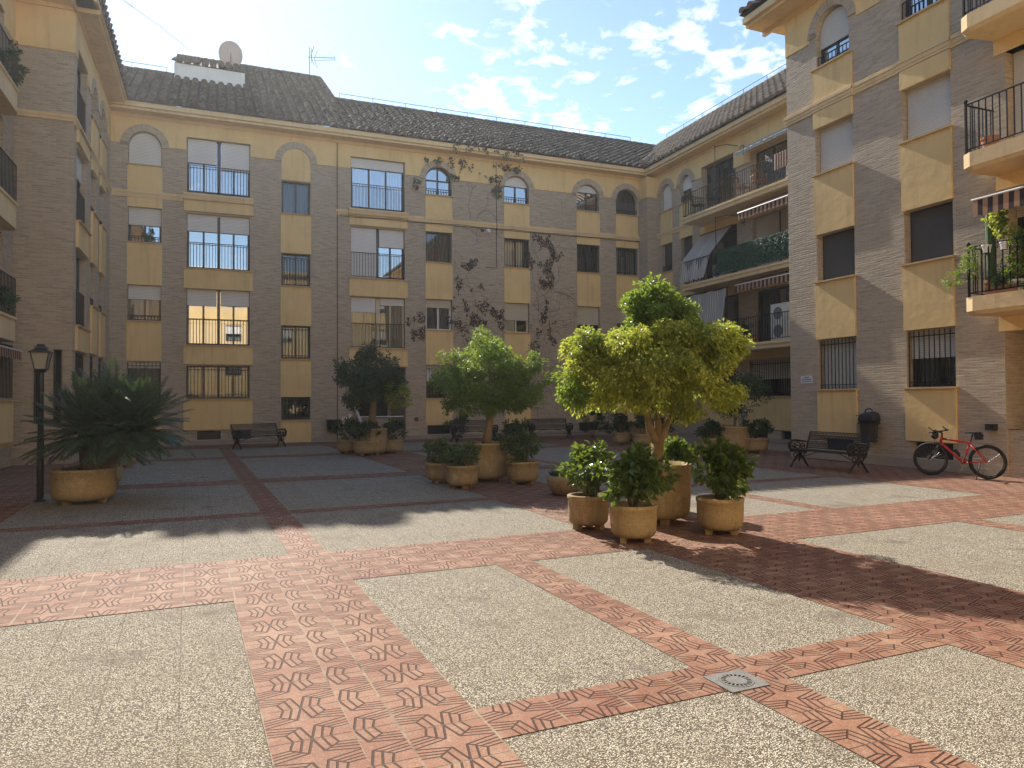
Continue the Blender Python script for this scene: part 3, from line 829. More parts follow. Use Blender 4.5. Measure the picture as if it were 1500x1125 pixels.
# balcony doors right of the picture edge
for z0, z1 in ((9.0, 11.2), (6.25, 8.35), (3.46, 5.6)):
    F.window(5.98, 8.3, z0 - .0, z1, sashes=3, depth=.27, blind=(.97 if z0 > 6 and z0 < 9 else .25), bmat='blindgrey')
F.open.append(rect(5.86, 8.6, -.12, 2.85))
m = F.mb(); m.box(5.80, 5.86, .3, 2.0, -.14, 2.9); m.box(8.6, 8.66, .3, 2.0, -.14, 2.9); m.box(5.8, 8.66, 2.0, 2.1, -.14, 2.9); m.box(5.8, 8.66, .3, 2.0, 2.85, 2.95); F.part('portal_recess', m, M['brick'], boxuv=True)
m = F.mb(); m.box(5.862, 6.0, .02, .34, .82, .86); F.part('portal_ledge', m, M['marble'])
m = F.mb(); m.box(5.862, 8.5, .06, .5, -.14, .8); F.part('portal_parapet', m, M['brick'], boxuv=True)
F.open.append(rect(1.15, 2.1, .14, .42)); F.open.append(rect(3.75, 4.72, .1, .46))
m = F.mb(); m.box(1.15, 2.1, .12, .2, .14, .42); F.part('basement_vent', m, M['blackplastic'])
m = F.mb(); m.box(3.75, 4.72, .12, .2, .1, .46); F.part('basement_vent', m, M['blackplastic'])
F.wall(0, 22, -.14, 11.95)
F.frieze(0, 22, 10.86, 11.95, [('a', c1, 10.95, .78), ('r', R2[0], R2[1], 11.42), ('r', 5.9, 8.35, 11.25)])
F.string(-.06, R1[0] - .04, 8.94, 9.2); F.string(R1[0] - .04, R1[1] + .04, 8.94, 9.2, y=-.09); F.string(R1[1] + .04, R2[0] - .04, 8.94, 9.2); F.string(R2[0] - .04, R2[1] + .04, 8.94, 9.2, y=-.09); F.string(R2[1] + .04, 5.85, 8.94, 9.2)
F.cornice(-.82, 22, 11.85, .8)
m = F.mb(); m.box(0, 5.8, -.03, -.001, -.14, .08); F.part('plinth', m, M['plinth'])
m = F.mb(); m.box(.002, .3, .3, 8, -.14, 11.95); F.part('end_wall', m, M['brick'], boxuv=True)
m = F.mb(); m.box(-.03, 0, 0, 8, 10.86, 11.95); m.box(-.8, 0, 0.01, 8, 12.0, 12.25); F.part('end_frieze', m, M['soffit'])
m = F.mb(); m.box(.3, 22, 2.6, 2.7, 0, 11.9)
for z in (0.3, 3.1, 5.85, 8.65): m.box(.3, 5.79, .32, 2.6, z, z + .12); m.box(5.79 if z > 2 else 8.7, 22, .32, 2.6, z, z + .12)
F.part('inner_wall', m, M['room'])
for z0, z1 in ((3.14, 3.42), (5.98, 6.26), (8.72, 9.0)):
    m = F.mb(); fr = -.92
    pr = [(5.72, 0), (5.66, -.5), (5.62, fr + .25), (5.68, fr + .08), (5.86, fr), (15, fr), (15, 0)]; n = len(pr)
    lo = [m.vert(u, y, z0) for u, y in pr]; hi = [m.vert(u, y, z1) for u, y in pr]; l2 = [m.vert(u + .05, y * .93, z0 - .07) for u, y in pr]
    m.face(l2[::-1]); m.face(hi)
    for r0, r1 in ((l2, lo), (lo, hi)):
        for k2 in range(n): m.face((r0[k2], r0[(k2 + 1) % n], r1[(k2 + 1) % n], r1[k2]))
    b = F.part('balcony', m, M['soffit'])
    rl = F.railing(5.74, 14.5, z1 + .08, z1 + .98, fr + .08, .135, parent=b, r=.009)
    m2 = F.mb()
    for z in (z1 + .08, z1 + .98): m2.box(5.73, 5.755, fr + .08, -.02, z - .012, z + .012)
    for k in range(6): m2.box(5.735, 5.75, fr + .2 + k * .12, fr + .215 + k * .12, z1 + .08, z1 + .98)
    m2.box(5.725, 5.76, fr + .06, fr + .10, z1, z1 + 1.02); m2.ball((5.742, fr + .08, z1 + 1.05), .04)
    F.part('railing_end', m2, M['iron'], b)
    m = F.mb(); m.box(5.76, 15, -.02, .28, z0 - .37, z0 - .075); F.part('balcony_beam', m, M['yellow'])
tile_roof('roof', EB, (-.85, -.86, 12.42), (1, 0, 0), (0, 1, .5), 22, 6, lambda u, t: u >= t * .894, mat='rooftile2')
tile_roof('roof_hip', EB, (-.85, -.86, 12.42), (0, 1, 0), (1, 0, .5), 10, 6, lambda u, t: u >= t * .894, mat='rooftile2')
m = F.mb(); m.box(0, 22, 8, 8.2, 0, 12); F.part('rear_wall', m, M['white'])

# ================================================================== EAST WING (recessed, with balconies)
EW = thing('apartment_building', 'recessed wing with long balconies and awnings between the far building and the tall brick block', 'building', (18.75, YB, 0), -pi / 2)
F = Facade(EW)     # u = 28.91 - y
for a, b in ((1.02, 1.83), (2.50, 3.30)):
    r = (b - a) / 2
    F.window(a, b, 10.0, 0, zs=11.23 - r, blind=(1.0 if a < 2 else .5), rail=.35 if a > 2 else None); F.ring((a + b) / 2, 11.23 - r, r, r + .25)
    for k in range(3): F.window(a, b, SK[k], TP[k], curtain='screen', rail=.3 if k else None, bars=(k == 0))
    for z0, z1 in ((.58, 1.65), (3.05, 4.45), (5.76, 7.25), (9.13, 10.0)): F.spandrel(a - .06, b + .06, z0, z1)
    F.spandrel(a - .06, b + .06, 8.54, 8.879, sill=False)
FL = [3.56, 6.2, 8.93]
F.window(3.98, 6.1, FL[2], 11.2, sashes=3, depth=.28, curtain='curtain', frame='alu'); F.window(6.98, 10.6, FL[2], 10.9, sashes=4, depth=.28, glass='mirror', frame='alu')
F.window(3.9, 6.15, FL[1], 8.48, sashes=2, depth=.28); F.window(7.05, 9.6, FL[1], 8.37, blinds=[.98, .98], depth=.2, bmat='blindbeige', post=.06)
F.window(3.95, 6.2, FL[0], 5.7, sashes=2, depth=.28); F.window(7.0, 10.2, FL[0], 5.62, sashes=3, depth=.25, curtain='curtain')
F.window(6.75, 10.5, 1.66, 3.0, sashes=4, bars=True, blind=.5, bmat='blindgrey', depth=.2); F.spandrel(6.6, 10.7, .45, 1.64)
F.window(4.0, 6.0, 1.66, 3.0, sashes=3, bars=True); F.spandrel(3.9, 6.1, .55, 1.64)
for a, b in ((4.2, 5.0), (6.9, 7.7), (8.4, 9.4)):
    F.open.append(rect(a, b, .12, .42)); v = F.mb(); v.box(a, b, .15, .2, .12, .42); F.part('basement_vent', v, M['blackplastic'])
F.wall(0, 13.4, 0, 11.95)
F.frieze(0, 13.4, 10.8, 11.95, [('a', 1.425, 11.23 - .405, .655), ('a', 2.90, 11.23 - .40, .65), ('r', 3.98, 6.1, 11.21), ('r', 6.98, 10.6, 10.92)])
m = F.mb(); m.box(6.06, 7.0, -.06, -.031, 10.55, 11.15); F.part('capital', m, M['yellow'])
F.string(0, 4.1)
F.cornice(.55, 13.4, 11.75, .58)
m = F.mb(); m.box(.05, 13.3, -.03, -.001, 0, .12); F.part('plinth', m, M['plinth'])
m = F.mb(); m.box(0, 13.4, 2.4, 2.5, 0, 11.9)
for z in (0.3, 3.1, 5.85, 8.6): m.box(0, 13.4, .32, 2.4, z, z + .12)
F.part('inner_wall', m, M['room'])
for z1 in FL:
    m = F.mb(); m.box(4.18, 13.3, -1.15, -.002, z1 - .24, z1); m.box(4.14, 13.3, -1.19, -.003, z1 - .10, z1 - .03)
    b = F.part('balcony', m, M['soffit'])
    F.railing(4.22, 13.2, z1 + .08, z1 + .93, -1.10, .12, parent=b)
    m2 = F.mb()
    for z in (z1 + .08, z1 + .93): m2.box(4.21, 4.235, -1.1, -.02, z - .012, z + .012)
    for k in range(8): m2.box(4.215, 4.23, -1.0 + k * .125, -.985 + k * .125, z1 + .08, z1 + .93)
    F.part('railing_end', m2, M['iron'], b)
    m = F.mb(); m.box(3.9, 10.7, -.05, -.001, z1 - .55 if z1 > 4 else z1 - .5, z1 - .241); F.part('beam_panel', m, M['yellow'])
tile_roof('roof', EW, (-8, -.62, 12.1), (1, 0, 0), (0, 1, .78), 21.2, 5.16, lambda u, t: (8.0 - u + .62) <= 1.28 * t / 1.268, mat='rooftile2', seed=9)
ridge_tiles('ridge', EW, (-4.0, 3.42, 15.3), (13.2, 3.42, 15.3), mat='rooftile2'); guard_wire(EW, (-3.5, 3.42, 15.35), (13.2, 3.42, 15.35))
ridge_tiles('valley_ridge', EW, (.6, -.7, 12.35), (-.9, .9, 13.4), mat='rooftile2', r=.16)
m = MB(); m.box(-9, 13.4, 9, 9.2, 0, 12); m.poly([(-9, 3.42, 15.3), (13.4, 3.42, 15.3), (13.4, 9, 12), (-9, 9, 12)]); mk('rear_wall', m, M['white'], EW)

# ================================================================== SOUTH BUILDING (behind the camera, seen in the panes)
SB = thing('apartment_building', 'cream building on the sunny south side of the courtyard, seen only as reflections', 'building', (6, -5.5, 0), pi)
F = Facade(SB)
for k in range(4):
    for i in range(9):
        u = -16 + i * 4; F.window(u, u + 1.2, .9 + k * 2.8, 2.2 + k * 2.8, blind=.3 + .1 * ((i * 3 + k) % 5))
for k in range(4):
    m = F.mb(); m.box(-20, 24, -.04, -.001, 2.3 + k * 2.8, 3.3 + k * 2.8); F.part('wall_band', m, M['yellow'])
F.wall(-20, 24, 0, 12.2, mat='soffit')
F.cornice(-20, 24, 12.0, .5)
m = F.mb(); m.box(-20, 24, 4, 4.2, 0, 12.3); m.box(-20, 24, 0.1, 4.2, 12.2, 12.5); F.part('rear_wall', m, M['white'])

# ================================================================== GROUND
TH = .033
m = MB(); m.poly([(-120, -120, -.16), (120, -120, -.16), (120, 120, -.16), (-120, 120, -.16)])
structure(mk('ground', m, M['plinth']))
m = MB(); m.poly([(-14, -5.6, 0), (24, -5.6, 0), (24, 32, 0), (-14, 32, 0)])
structure(mk('plaza_floor', m, M['pebble'], rotz=TH))
m = MB(); TS = .38
def red(p0, p1, q0, q1, ou=None, ov=None, su=.38):
    ou = p0 if ou is None else ou; ov = q0 if ov is None else ov
    m.poly([(p0, q0, .004), (p1, q0, .004), (p1, q1, .004), (p0, q1, .004)], 0,
           [((p - ou) / su, (q - ov) / TS) for p, q in ((p0, q0), (p1, q0), (p1, q1), (p0, q1))])
red(.35, .745, -5, 6.26, .35, .52, .395); red(.745, .955, -5, 6.26, .535, .52, .42); red(.955, 1.36, -5, 6.26, .955, .40, .405)
red(-12, .745, 6.26, 7.88, .745 - .38 * 33, 6.26); red(.745, .955, 6.26, 7.88, .535, 6.26, .42); red(.955, 1.36, 6.26, 7.88, .955, 6.26, .405)
red(.98, 1.36, 7.88, 10.75, .98, 7.88)
red(1.36, 4.5, 6.55, 7.86, 1.36, 6.34)
red(1.36, 4.5, 3.19, 3.55, 1.36, 3.18)
red(2.75, 3.13, 3.55, 6.55, 2.75, 3.55); red(2.75, 3.13, -5, 3.19, 2.75, 3.19)
red(4.5, 6.25, -5, 10.75, 4.5, 3.19)
red(6.25, 16.5, 6.25, 7.75, 6.25, 6.25)
red(9.05, 9.45, -5, 6.25, 9.05, .2)
red(6.25, 9.05, 3.19, 3.55, 6.25, 3.19)
red(8.25, 8.55, 7.75, 10.4, 8.25, 7.75)
red(11.95, 16.5, 7.75, 30, 11.95, 7.75); red(11.95, 16.5, -5, 6.25, 11.95, .2)
for a, b in ((10.75, 11.08), (15.0, 15.85), (21.6, 22.5)):
    red(-2.25, 11.95, a, b, .98, a)
for a, b in ((11.08, 15.0), (15.85, 21.6), (22.5, 26.6)):
    red(.98, 1.36, a, b, .98, a); red(4.5, 6.25, a, b, 4.5, a); red(8.25, 8.55, a, b, 8.25, a)
red(-2.25, 11.95, 26.6, 30, .98, 26.6)
red(-5, -2.25, 10.4, 30, -5, 10.4)
structure(mk('tile_path', m, M['tile'], rotz=TH))

# drain grate
t = thing('drain_grate', 'square metal drain grate with a ring of slots where red tile bands cross', 'drain', (2.73, 3.365, 0), .03)
m = MB(); m.plate(rect(-.135, .135, -.125, .125), [[(.098 * cos(k * pi / 16), .098 * sin(k * pi / 16)) for k in range(32)]], 0, .012)
Rm = Matrix.Rotation(pi / 2, 4, 'X')
def flat(mb, z): mb.v = [(x, y2, z - d * .2) for (x, d, y2) in mb.v]
flat(m, .0085); mk('grate_plate', m, M['grate'], t)
m = MB(); holes = []
for k in range(20):
    a = 2 * pi * k / 20; w = .0065
    holes.append([(r * cos(a) - s * w * sin(a), r * sin(a) + s * w * cos(a)) for r, s in ((.058, -1), (.086, -1), (.086, 1), (.058, 1))])
m.plate([(.096 * cos(k * pi / 20), .096 * sin(k * pi / 20)) for k in range(40)], holes, 0, .012); flat(m, .0105)
mk('grate_lid', m, M['grate'], t)
m = MB(); m.poly([(-.13, -.12, .0055), (.13, -.12, .0055), (.13, .12, .0055), (-.13, .12, .0055)]); mk('drain_shade_sheet', m, M['dark'], t)  # flat sheet, shade below the slots put in as dark colour

# ================================================================== FOLIAGE
def leaf(mb, p, ax, n, L, W, fold=.25):
    ax = ax.normalized(); sd = ax.cross(n)
    if sd.length < 1e-3: sd = ax.orthogonal()
    sd.normalize(); nn = sd.cross(ax)
    b = mb.vert(*p); t = mb.vert(*(p + ax * L)); l = mb.vert(*(p + ax * L * .48 + sd * W * .5 + nn * W * fold)); r = mb.vert(*(p + ax * L * .48 - sd * W * .5 + nn * W * fold))
    mb.face((b, r, t)); mb.face((b, t, l))
def rvec(rng):
    z = rng.uniform(-1, 1); a = rng.uniform(0, 2 * pi); r = sqrt(1 - z * z)
    return Vector((r * cos(a), r * sin(a), z))
def crown(rng, blobs, n, L, W, droop=.6, nclump=60, cr=(.14, .28), shell=(.62, 1.0), fold=.25):
    """leaf clumps spread through ellipsoids; blobs = [(centre, radii, weight)]"""
    mb = MB(); cl = []
    tot = sum(b[2] for b in blobs)
    for c, r, w in blobs:
        for k in range(int(nclump * w / tot)):
            d = rvec(rng); f = rng.uniform(*shell) * (1 + .16 * noise.noise(d * 2.3 + Vector(c)))
            cl.append((Vector(c) + Vector((d.x * r[0], d.y * r[1], d.z * r[2])) * f, rng.uniform(*cr), d))
    per = n // max(1, len(cl))
    for c, r, d in cl:
        for k in range(int(per * rng.uniform(.6, 1.4))):
            q = rvec(rng); rr = r * rng.random() ** .4
            p = c + Vector((q.x, q.y, q.z * .85)) * rr
            out = (q * .6 + d * .7 + Vector((0, 0, .35))).normalized()
            ax = (q * .7 + d * .5 + Vector((0, 0, -droop)) + rvec(rng) * .8)
            leaf(mb, p, ax, (out + rvec(rng) * .45), L * rng.uniform(.7, 1.2), W * rng.uniform(.75, 1.15), fold)
    return mb
def limbs(paths, name, mat, root):
    m = MB()
    for pts, r in paths: m.tube(pts, r, 9)
    return mk(name, m, M[mat], root, smooth=True)

def pot(loc, R, H, label, group, shrub=None, feet=.06, flare=0.0, rng=None, mat='planter'):
    t = thing('planter', label, 'planter', loc, RNG.uniform(0, 6), group)
    m = MB(); b = .16 * H
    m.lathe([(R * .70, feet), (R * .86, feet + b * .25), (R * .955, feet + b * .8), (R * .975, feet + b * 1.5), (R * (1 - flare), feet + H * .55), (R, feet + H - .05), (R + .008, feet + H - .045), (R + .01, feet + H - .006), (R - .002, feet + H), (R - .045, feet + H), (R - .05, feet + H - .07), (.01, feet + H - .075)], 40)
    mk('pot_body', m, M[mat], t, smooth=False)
    for p in t.children[0].data.polygons: p.use_smooth = True
    for k in range(3):
        m = MB(); a = k * 2.1 + .4; c, s = cos(a) * R * .62, sin(a) * R * .62
        m.box(c - .05, c + .05, s - .035, s + .035, 0, feet + .012); mk('pot_foot', m, M['planter'], t)
    m = MB(); n = 26
    ring = [(R - .049) * .999 for _ in range(n)]
    ctr = m.vert(0, 0, feet + H - .03)
    rg = [m.vert(ring[k] * cos(2 * pi * k / n), ring[k] * sin(2 * pi * k / n), feet + H - .062 + RNG.uniform(0, .012)) for k in range(n)]
    for k in range(n): m.face((ctr, rg[k], rg[(k + 1) % n]))
    mk('soil', m, M['soil'], t)
    return t
def shrub(loc, R, Ht, label, group, seed, n=1700, L=.085, W=.045, mat='leafshrub', droop=.15, squash=1.0, base=None):
    rng = random.Random(seed)
    t = thing('shrub', label, 'shrub', loc, 0, group)
    c = Vector((0, 0, Ht * .55))
    mb = crown(rng, [((0, 0, Ht * .56), (R * .86, R * .86, Ht * .40), 3), ((R * .2, R * -.1, Ht * .72), (R * .55, R * .6, Ht * .25), 1)], n, L, W, droop, 27, (.06, .135), (.40, 1.16), .2)
    mk('foliage', mb, M[mat], t)
    ps = []
    for k in range(7):
        a = k * .9; e = Vector((cos(a) * R * .6, sin(a) * R * .6, Ht * rng.uniform(.5, .85)))
        ps.append(([(0.03 * cos(a), .03 * sin(a), 0), tuple(e * .5 + Vector((0, 0, Ht * .08))), tuple(e)], [.012, .008, .004]))
    limbs(ps, 'stem', 'bark', t)
    return t

def cage(x, y, r): return (x, y, 0)
# ---- foreground group
GP = 'tan concrete planters of the courtyard'; GS = 'rounded shrubs in the planters'
TX, TY = 5.30, 8.05
pot((TX + .02, TY, 0), .415, .69, 'large tan concrete planter holding the yellow-green tree nearest the camera', GP, feet=.075)
t = thing('ficus_tree', 'yellow-green variegated ficus with a dark green top tuft in the nearest large planter', 'tree', (TX, TY, .72))
rng = random.Random(11)
# crown in local coordinates (z measured from the soil)
bl = [((-.12, 0, 1.22), (.86, .92, .46), 10), ((-.66, .10, 1.16), (.52, .52, .44), 4), ((.10, -.82, 1.16), (.48, .5, .46), 4), ((-.25, -.3, 1.5), (.62, .5, .30), 3), ((.1, -.35, 1.52), (.52, .5, .30), 3), ((0, -.5, 1.08), (.66, .45, .38), 3), ((-.78, .25, 1.52), (.40, .42, .28), 2.5), ((.18, -.88, 1.48), (.42, .40, .30), 2.5), ((-.3, -.1, 1.66), (.5, .5, .18), 1.5), ((.1, -.55, 1.66), (.45, .4, .18), 1.5)]
mb = crown(rng, bl, 42000, .058, .031, .9, 300, (.09, .18), (.62, 1.03), .3)
mk('crown', mb, M['leafyellow'], t)
bl = [((.04, .0, 2.08), (.34, .36, .38), 5), ((-.28, .05, 1.95), (.2, .2, .16), .8), ((.24, -.2, 1.92), (.2, .2, .16), .8), ((-.9, .15, 1.6), (.16, .16, .2), .8), ((-1.18, .05, 1.0), (.14, .2, .25), .8)]
mb = crown(rng, bl, 8000, .065, .036, .5, 90, (.08, .17), (.45, 1.05), .3)
mk('green_shoots', mb, M['leafgreen'], t)
limbs([([(-.02, 0, -.05), (0, 0, .12), (.03, .02, .30)], [.105, .085, .08]), ([(.03, .02, .27), (-.10, 0, .5), (-.17, -.03, .75), (-.3, -.1, 1.2), (-.55, -.15, 1.5)], [.06, .048, .042, .03, .012]),
       ([(.03, .02, .25), (.06, .05, .55), (.03, .08, .9), (.08, .1, 1.5), (.1, .1, 2.1)], [.062, .05, .045, .03, .01]),
       ([(.03, .0, .27), (.14, 0, .5), (.24, .02, .75), (.45, 0, 1.1), (.75, 0, 1.4)], [.055, .048, .042, .028, .01]), ([(.14, 0, .5), (.2, -.12, .8), (.15, -.3, 1.2)], [.035, .028, .01]), ([(-.17, -.03, .75), (-.5, .1, 1.0), (-.9, .1, 1.2)], [.03, .02, .008])], 'trunk', 'bark', t)
m = MB()
for k in range(420):
    a = rng.uniform(0, 6.28); r = .33 * sqrt(rng.random()); p = Vector((r * cos(a), r * sin(a), -.04))
    leaf(m, p, Vector((rng.uniform(-.7, .7), rng.uniform(-.7, .7), 1)), rvec(rng), rng.uniform(.05, .13), .008, 0)
o = mk('dry_grass', m, M['grass']); o.location = (TX, TY, .73); tag(o, 'pale dry grass growing round the trunk of the nearest tree', 'grass'); o['kind'] = 'stuff'

small = [  # x, y, R, H, shrub height, radius, pot label, shrub label
 (4.28, 8.02, .25, .36, .62, .36, 'small planter left of the largest front planter, behind the foremost pot', 'bright green shrub at the left of the nearest tree', 'leafshrub'),
 (4.36, 7.10, .26, .36, .60, .37, 'foremost small planter, in front of the largest front planter', 'dark glossy shrub hanging over the foremost planter', 'leafshrub'),
 (5.55, 7.10, .27, .37, .66, .34, 'small planter standing alone at the right of the largest front planter', 'dense dark shrub right of the nearest tree trunk', 'leafshrub'),
 (5.98, 8.75, .26, .37, .62, .36, 'small planter half hidden behind the largest front planter', 'sunlit shrub peeping out behind the nearest tree trunk', 'leafshrub')]
for k, (x, y, R, H, sh, sr, pl, slb, mt) in enumerate(small):
    pot((x, y, 0), R, H, 'tan ' + pl, GP)
    shrub((x, y, H + .02), sr, sh, slb, GS, 50 + k, 1300, .10, .066, mt, .35)
# bowl with tuft
t = thing('bowl_planter', 'low round bowl planter standing alone between the two nearer tree groups', 'planter', (5.42, 10.98, 0))
m = MB(); m.lathe([(.14, 0), (.20, .03), (.285, .16), (.30, .26), (.285, .33), (.265, .33), (.25, .29), (.01, .28)], 36); mk('pot_body', m, M['planter'], t, smooth=True)
m = MB()
for k in range(260):
    a = rng.uniform(0, 6.28); r = .22 * sqrt(rng.random()); leaf(m, Vector((r * cos(a), r * sin(a), .28)), Vector((cos(a) * .5 + rng.uniform(-.4, .4), sin(a) * .5 + rng.uniform(-.4, .4), 1)), rvec(rng), rng.uniform(.1, .2), .014, 0)
o = mk('tuft_plant', m, M['leafdark']); o.location = (5.42, 10.98, .0); tag(o, 'spiky green tuft growing in the low bowl planter', 'plant')

# ---- middle group
def tree(loc, name, label, seed, blobs, n, L, W, mat, trunk, clumps, droop=.6, extra=None, tint=None):
    rg = random.Random(seed); t = thing(name, label, 'tree', loc)
    mk('crown', crown(rg, blobs, n, L, W, droop, clumps, (.12, .24), (.55, 1.03)), M[mat], t)
    limbs(trunk, 'trunk', 'bark', t)
    if extra: mk('yellow_branch', crown(rg, extra[0], extra[1], L, W, droop, 24, (.09, .18), (.5, 1.0)), M[extra[2]], t)  # extra branch in a second leaf colour
    return t
pot((4.93, 13.5, 0), .43, .70, 'large tan concrete planter holding the half-sunlit round tree in mid courtyard', GP)
tree((4.98, 13.5, .72), 'ficus_tree', 'round green tree with a sunlit top half in mid courtyard', 21,
     [((-.25, 0, 1.35), (.80, .75, .72), 8), ((.75, .0, 1.25), (.52, .5, .60), 4), ((-.5, 0, 1.15), (.6, .6, .5), 3), ((.0, 0, 1.95), (.35, .35, .3), 1.5), ((.35, -.1, 1.0), (.7, .5, .35), 2)],
     17000, .068, .036, 'leafgreen', [([(-.03, 0, -.05), (0, 0, .2), (.06, 0, .6), (.08, 0, 1.0)], [.11, .085, .07, .055]), ([(.06, 0, .6), (-.2, 0, 1.1), (-.5, 0, 1.5)], [.05, .035, .01]), ([(.07, 0, .7), (.4, 0, 1.1), (.8, 0, 1.4)], [.05, .03, .01]), ([(.08, 0, .9), (.1, .1, 1.5), (0, 0, 2.0)], [.05, .03, .01])], 150, .75)
small = [(4.03, 13.62, .26, .33, .42, .34, 'small planter at the far left of the mid courtyard tree group', 'low shrub at the left back of the mid courtyard tree'),
 (4.16, 12.62, .29, .36, .44, .40, 'small planter at the front of the mid courtyard tree group', 'rounded shrub in front of the mid courtyard tree pot'),
 (5.42, 12.78, .30, .37, .56, .42, 'small planter right of the mid courtyard tree', 'rounded shrub right of the mid courtyard tree pot'),
 (5.85, 14.35, .28, .37, .80, .40, 'small planter hidden behind the mid courtyard tree group', 'dark shrub rising behind the mid courtyard tree group')]
for k, (x, y, R, H, sh, sr, pl, slb) in enumerate(small):
    pot((x, y, 0), R, H, 'tan ' + pl, GP); shrub((x, y, H + .02), sr, sh, slb, GS, 70 + k, 1500, .075, .034, 'leafshrub' if k != 3 else 'leafdark')
# ---- far left-centre group
pot((4.30, 21.45, 0), .43, .72, 'large tan concrete planter by the entrance holding the dark round tree', GP)
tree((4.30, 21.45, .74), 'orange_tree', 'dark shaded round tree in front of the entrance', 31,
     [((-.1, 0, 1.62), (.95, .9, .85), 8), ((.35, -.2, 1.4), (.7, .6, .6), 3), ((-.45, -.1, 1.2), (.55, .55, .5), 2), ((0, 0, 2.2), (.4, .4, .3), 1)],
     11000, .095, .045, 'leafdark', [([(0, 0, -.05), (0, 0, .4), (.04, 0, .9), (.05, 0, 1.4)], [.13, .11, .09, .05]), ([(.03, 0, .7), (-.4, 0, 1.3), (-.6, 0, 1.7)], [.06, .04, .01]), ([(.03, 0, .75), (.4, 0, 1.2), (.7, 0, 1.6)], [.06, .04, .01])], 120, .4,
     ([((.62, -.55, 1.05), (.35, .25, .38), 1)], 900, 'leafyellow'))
small = [(3.72, 22.35, .30, .36, .62, .46, 'small planter behind at the left of the entrance tree', 'dark shrub at the left end of the entrance tree group'),
 (4.02, 21.05 + .55 - .0, .33, .36, .60, .48, 'small planter in front of the entrance tree', 'dark shrub hugging the front of the entrance tree pot'),
 (4.98, 21.85, .33, .36, .58, .50, 'small planter at the right of the entrance tree', 'dark shrub right of the entrance tree pot')]
small[1] = (4.04, 21.05 + .25, *small[1][2:])
for k, (x, y, R, H, sh, sr, pl, slb) in enumerate(small):
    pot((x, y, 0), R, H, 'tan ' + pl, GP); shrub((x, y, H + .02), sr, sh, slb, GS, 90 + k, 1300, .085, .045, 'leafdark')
# ---- far right-centre group (behind the nearest tree)
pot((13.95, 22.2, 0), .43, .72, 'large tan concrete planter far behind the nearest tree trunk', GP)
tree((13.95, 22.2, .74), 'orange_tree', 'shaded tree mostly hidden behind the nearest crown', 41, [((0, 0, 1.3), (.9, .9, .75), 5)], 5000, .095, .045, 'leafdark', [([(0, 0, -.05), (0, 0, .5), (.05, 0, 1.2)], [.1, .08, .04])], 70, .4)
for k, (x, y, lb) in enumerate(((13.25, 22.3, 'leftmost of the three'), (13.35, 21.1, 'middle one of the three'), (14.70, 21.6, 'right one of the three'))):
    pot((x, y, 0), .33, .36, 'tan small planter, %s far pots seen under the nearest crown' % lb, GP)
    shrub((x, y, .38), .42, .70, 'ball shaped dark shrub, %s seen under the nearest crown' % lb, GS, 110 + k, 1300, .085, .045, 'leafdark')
# ---- group by the east wing
pot((14.15, 17.45, 0), .46, .72, 'large tan concrete planter left of the cast iron bench', GP)
tree((14.2, 17.45, .74), 'young_tree', 'loose dark young tree in the large planter near the east wing', 51, [((.25, 0, .95), (.75, .6, .62), 4), ((.55, -.1, 1.3), (.45, .4, .45), 2), ((-.2, 0, .6), (.5, .5, .3), 1)], 2600, .10, .038, 'leafdark',
     [([(0, 0, -.05), (.02, 0, .4), (.1, 0, .8), (.4, 0, 1.4)], [.04, .035, .03, .01]), ([(.02, 0, .4), (-.2, 0, .8), (-.4, 0, 1.0)], [.025, .018, .008]), ([(.05, 0, .5), (.5, -.1, .9), (.9, -.1, 1.1)], [.025, .018, .008])], 60, .5)
for k, (x, y, lb) in enumerate(((13.5, 17.7, 'left of the large planter near the bench'), (14.72, 17.15, 'right of the large planter near the bench'))):
    pot((x, y, 0), .35, .38, 'tan small planter ' + lb, GP)
    shrub((x, y, .40), .46, .55, 'dark compact shrub ' + lb, GS, 120 + k, 1300, .085, .045, 'leafdark')
# ---- cycad group
pot((-1.93, 13.35, 0), .46, .50, 'wide tan planter holding the big cycad beside the lamp post', GP, feet=.05)
t = thing('cycad', 'big dark sago palm leaning right out of its planter beside the lamp post', 'palm', (-1.93, 13.35, .5))
rng = random.Random(5)
m = MB()
def frond(mb, base, az, el, Ln, curl):
    p = Vector(base); a = el; step = Ln / 14; pts = []
    for k in range(15):
        pts.append(p.copy()); d = Vector((cos(az) * cos(a), sin(az) * cos(a), sin(a))); p = p + d * step; a -= curl / 14
    side0 = Vector((-sin(az), cos(az), 0))
    mb.tube(pts, [.008 - .0004 * k for k in range(15)], 4, caps=False)
    for k in range(1, 14):
        d = (pts[k + 1] - pts[k]).normalized(); up = side0.cross(d).normalized()
        w = .172 * (sin(pi * min(1, (k + .6) / 14.5)) ** .6)
        for f in (0, .34, .67):
            q = pts[k].lerp(pts[k + 1], f)
            for sg in (-1, 1):
                ax = side0 * sg * .82 + d * .55 + up * (.28 + rng.uniform(-.08, .08)); leaf(mb, q, ax, up, w * rng.uniform(.9, 1.1), .023, .1)
for c, nf, L0, e0 in (((.10, 0, .52), 95, 1.03, 1.52), ((.70, -.1, .60), 105, 1.0, 1.48), ((.4, .25, .72), 55, 1.0, 1.52)):
    for k in range(nf):
        az = k * 2.39996 + rng.uniform(-.2, .2); f = (k + .5) / nf
        el = e0 - f * 1.62 + rng.uniform(-.1, .1)
        frond(m, Vector(c) + rvec(rng) * .05, az, el, L0 * rng.uniform(.85, 1.1), .30 + .55 * f)
mk('fronds', m, M['leafcycad'], t)
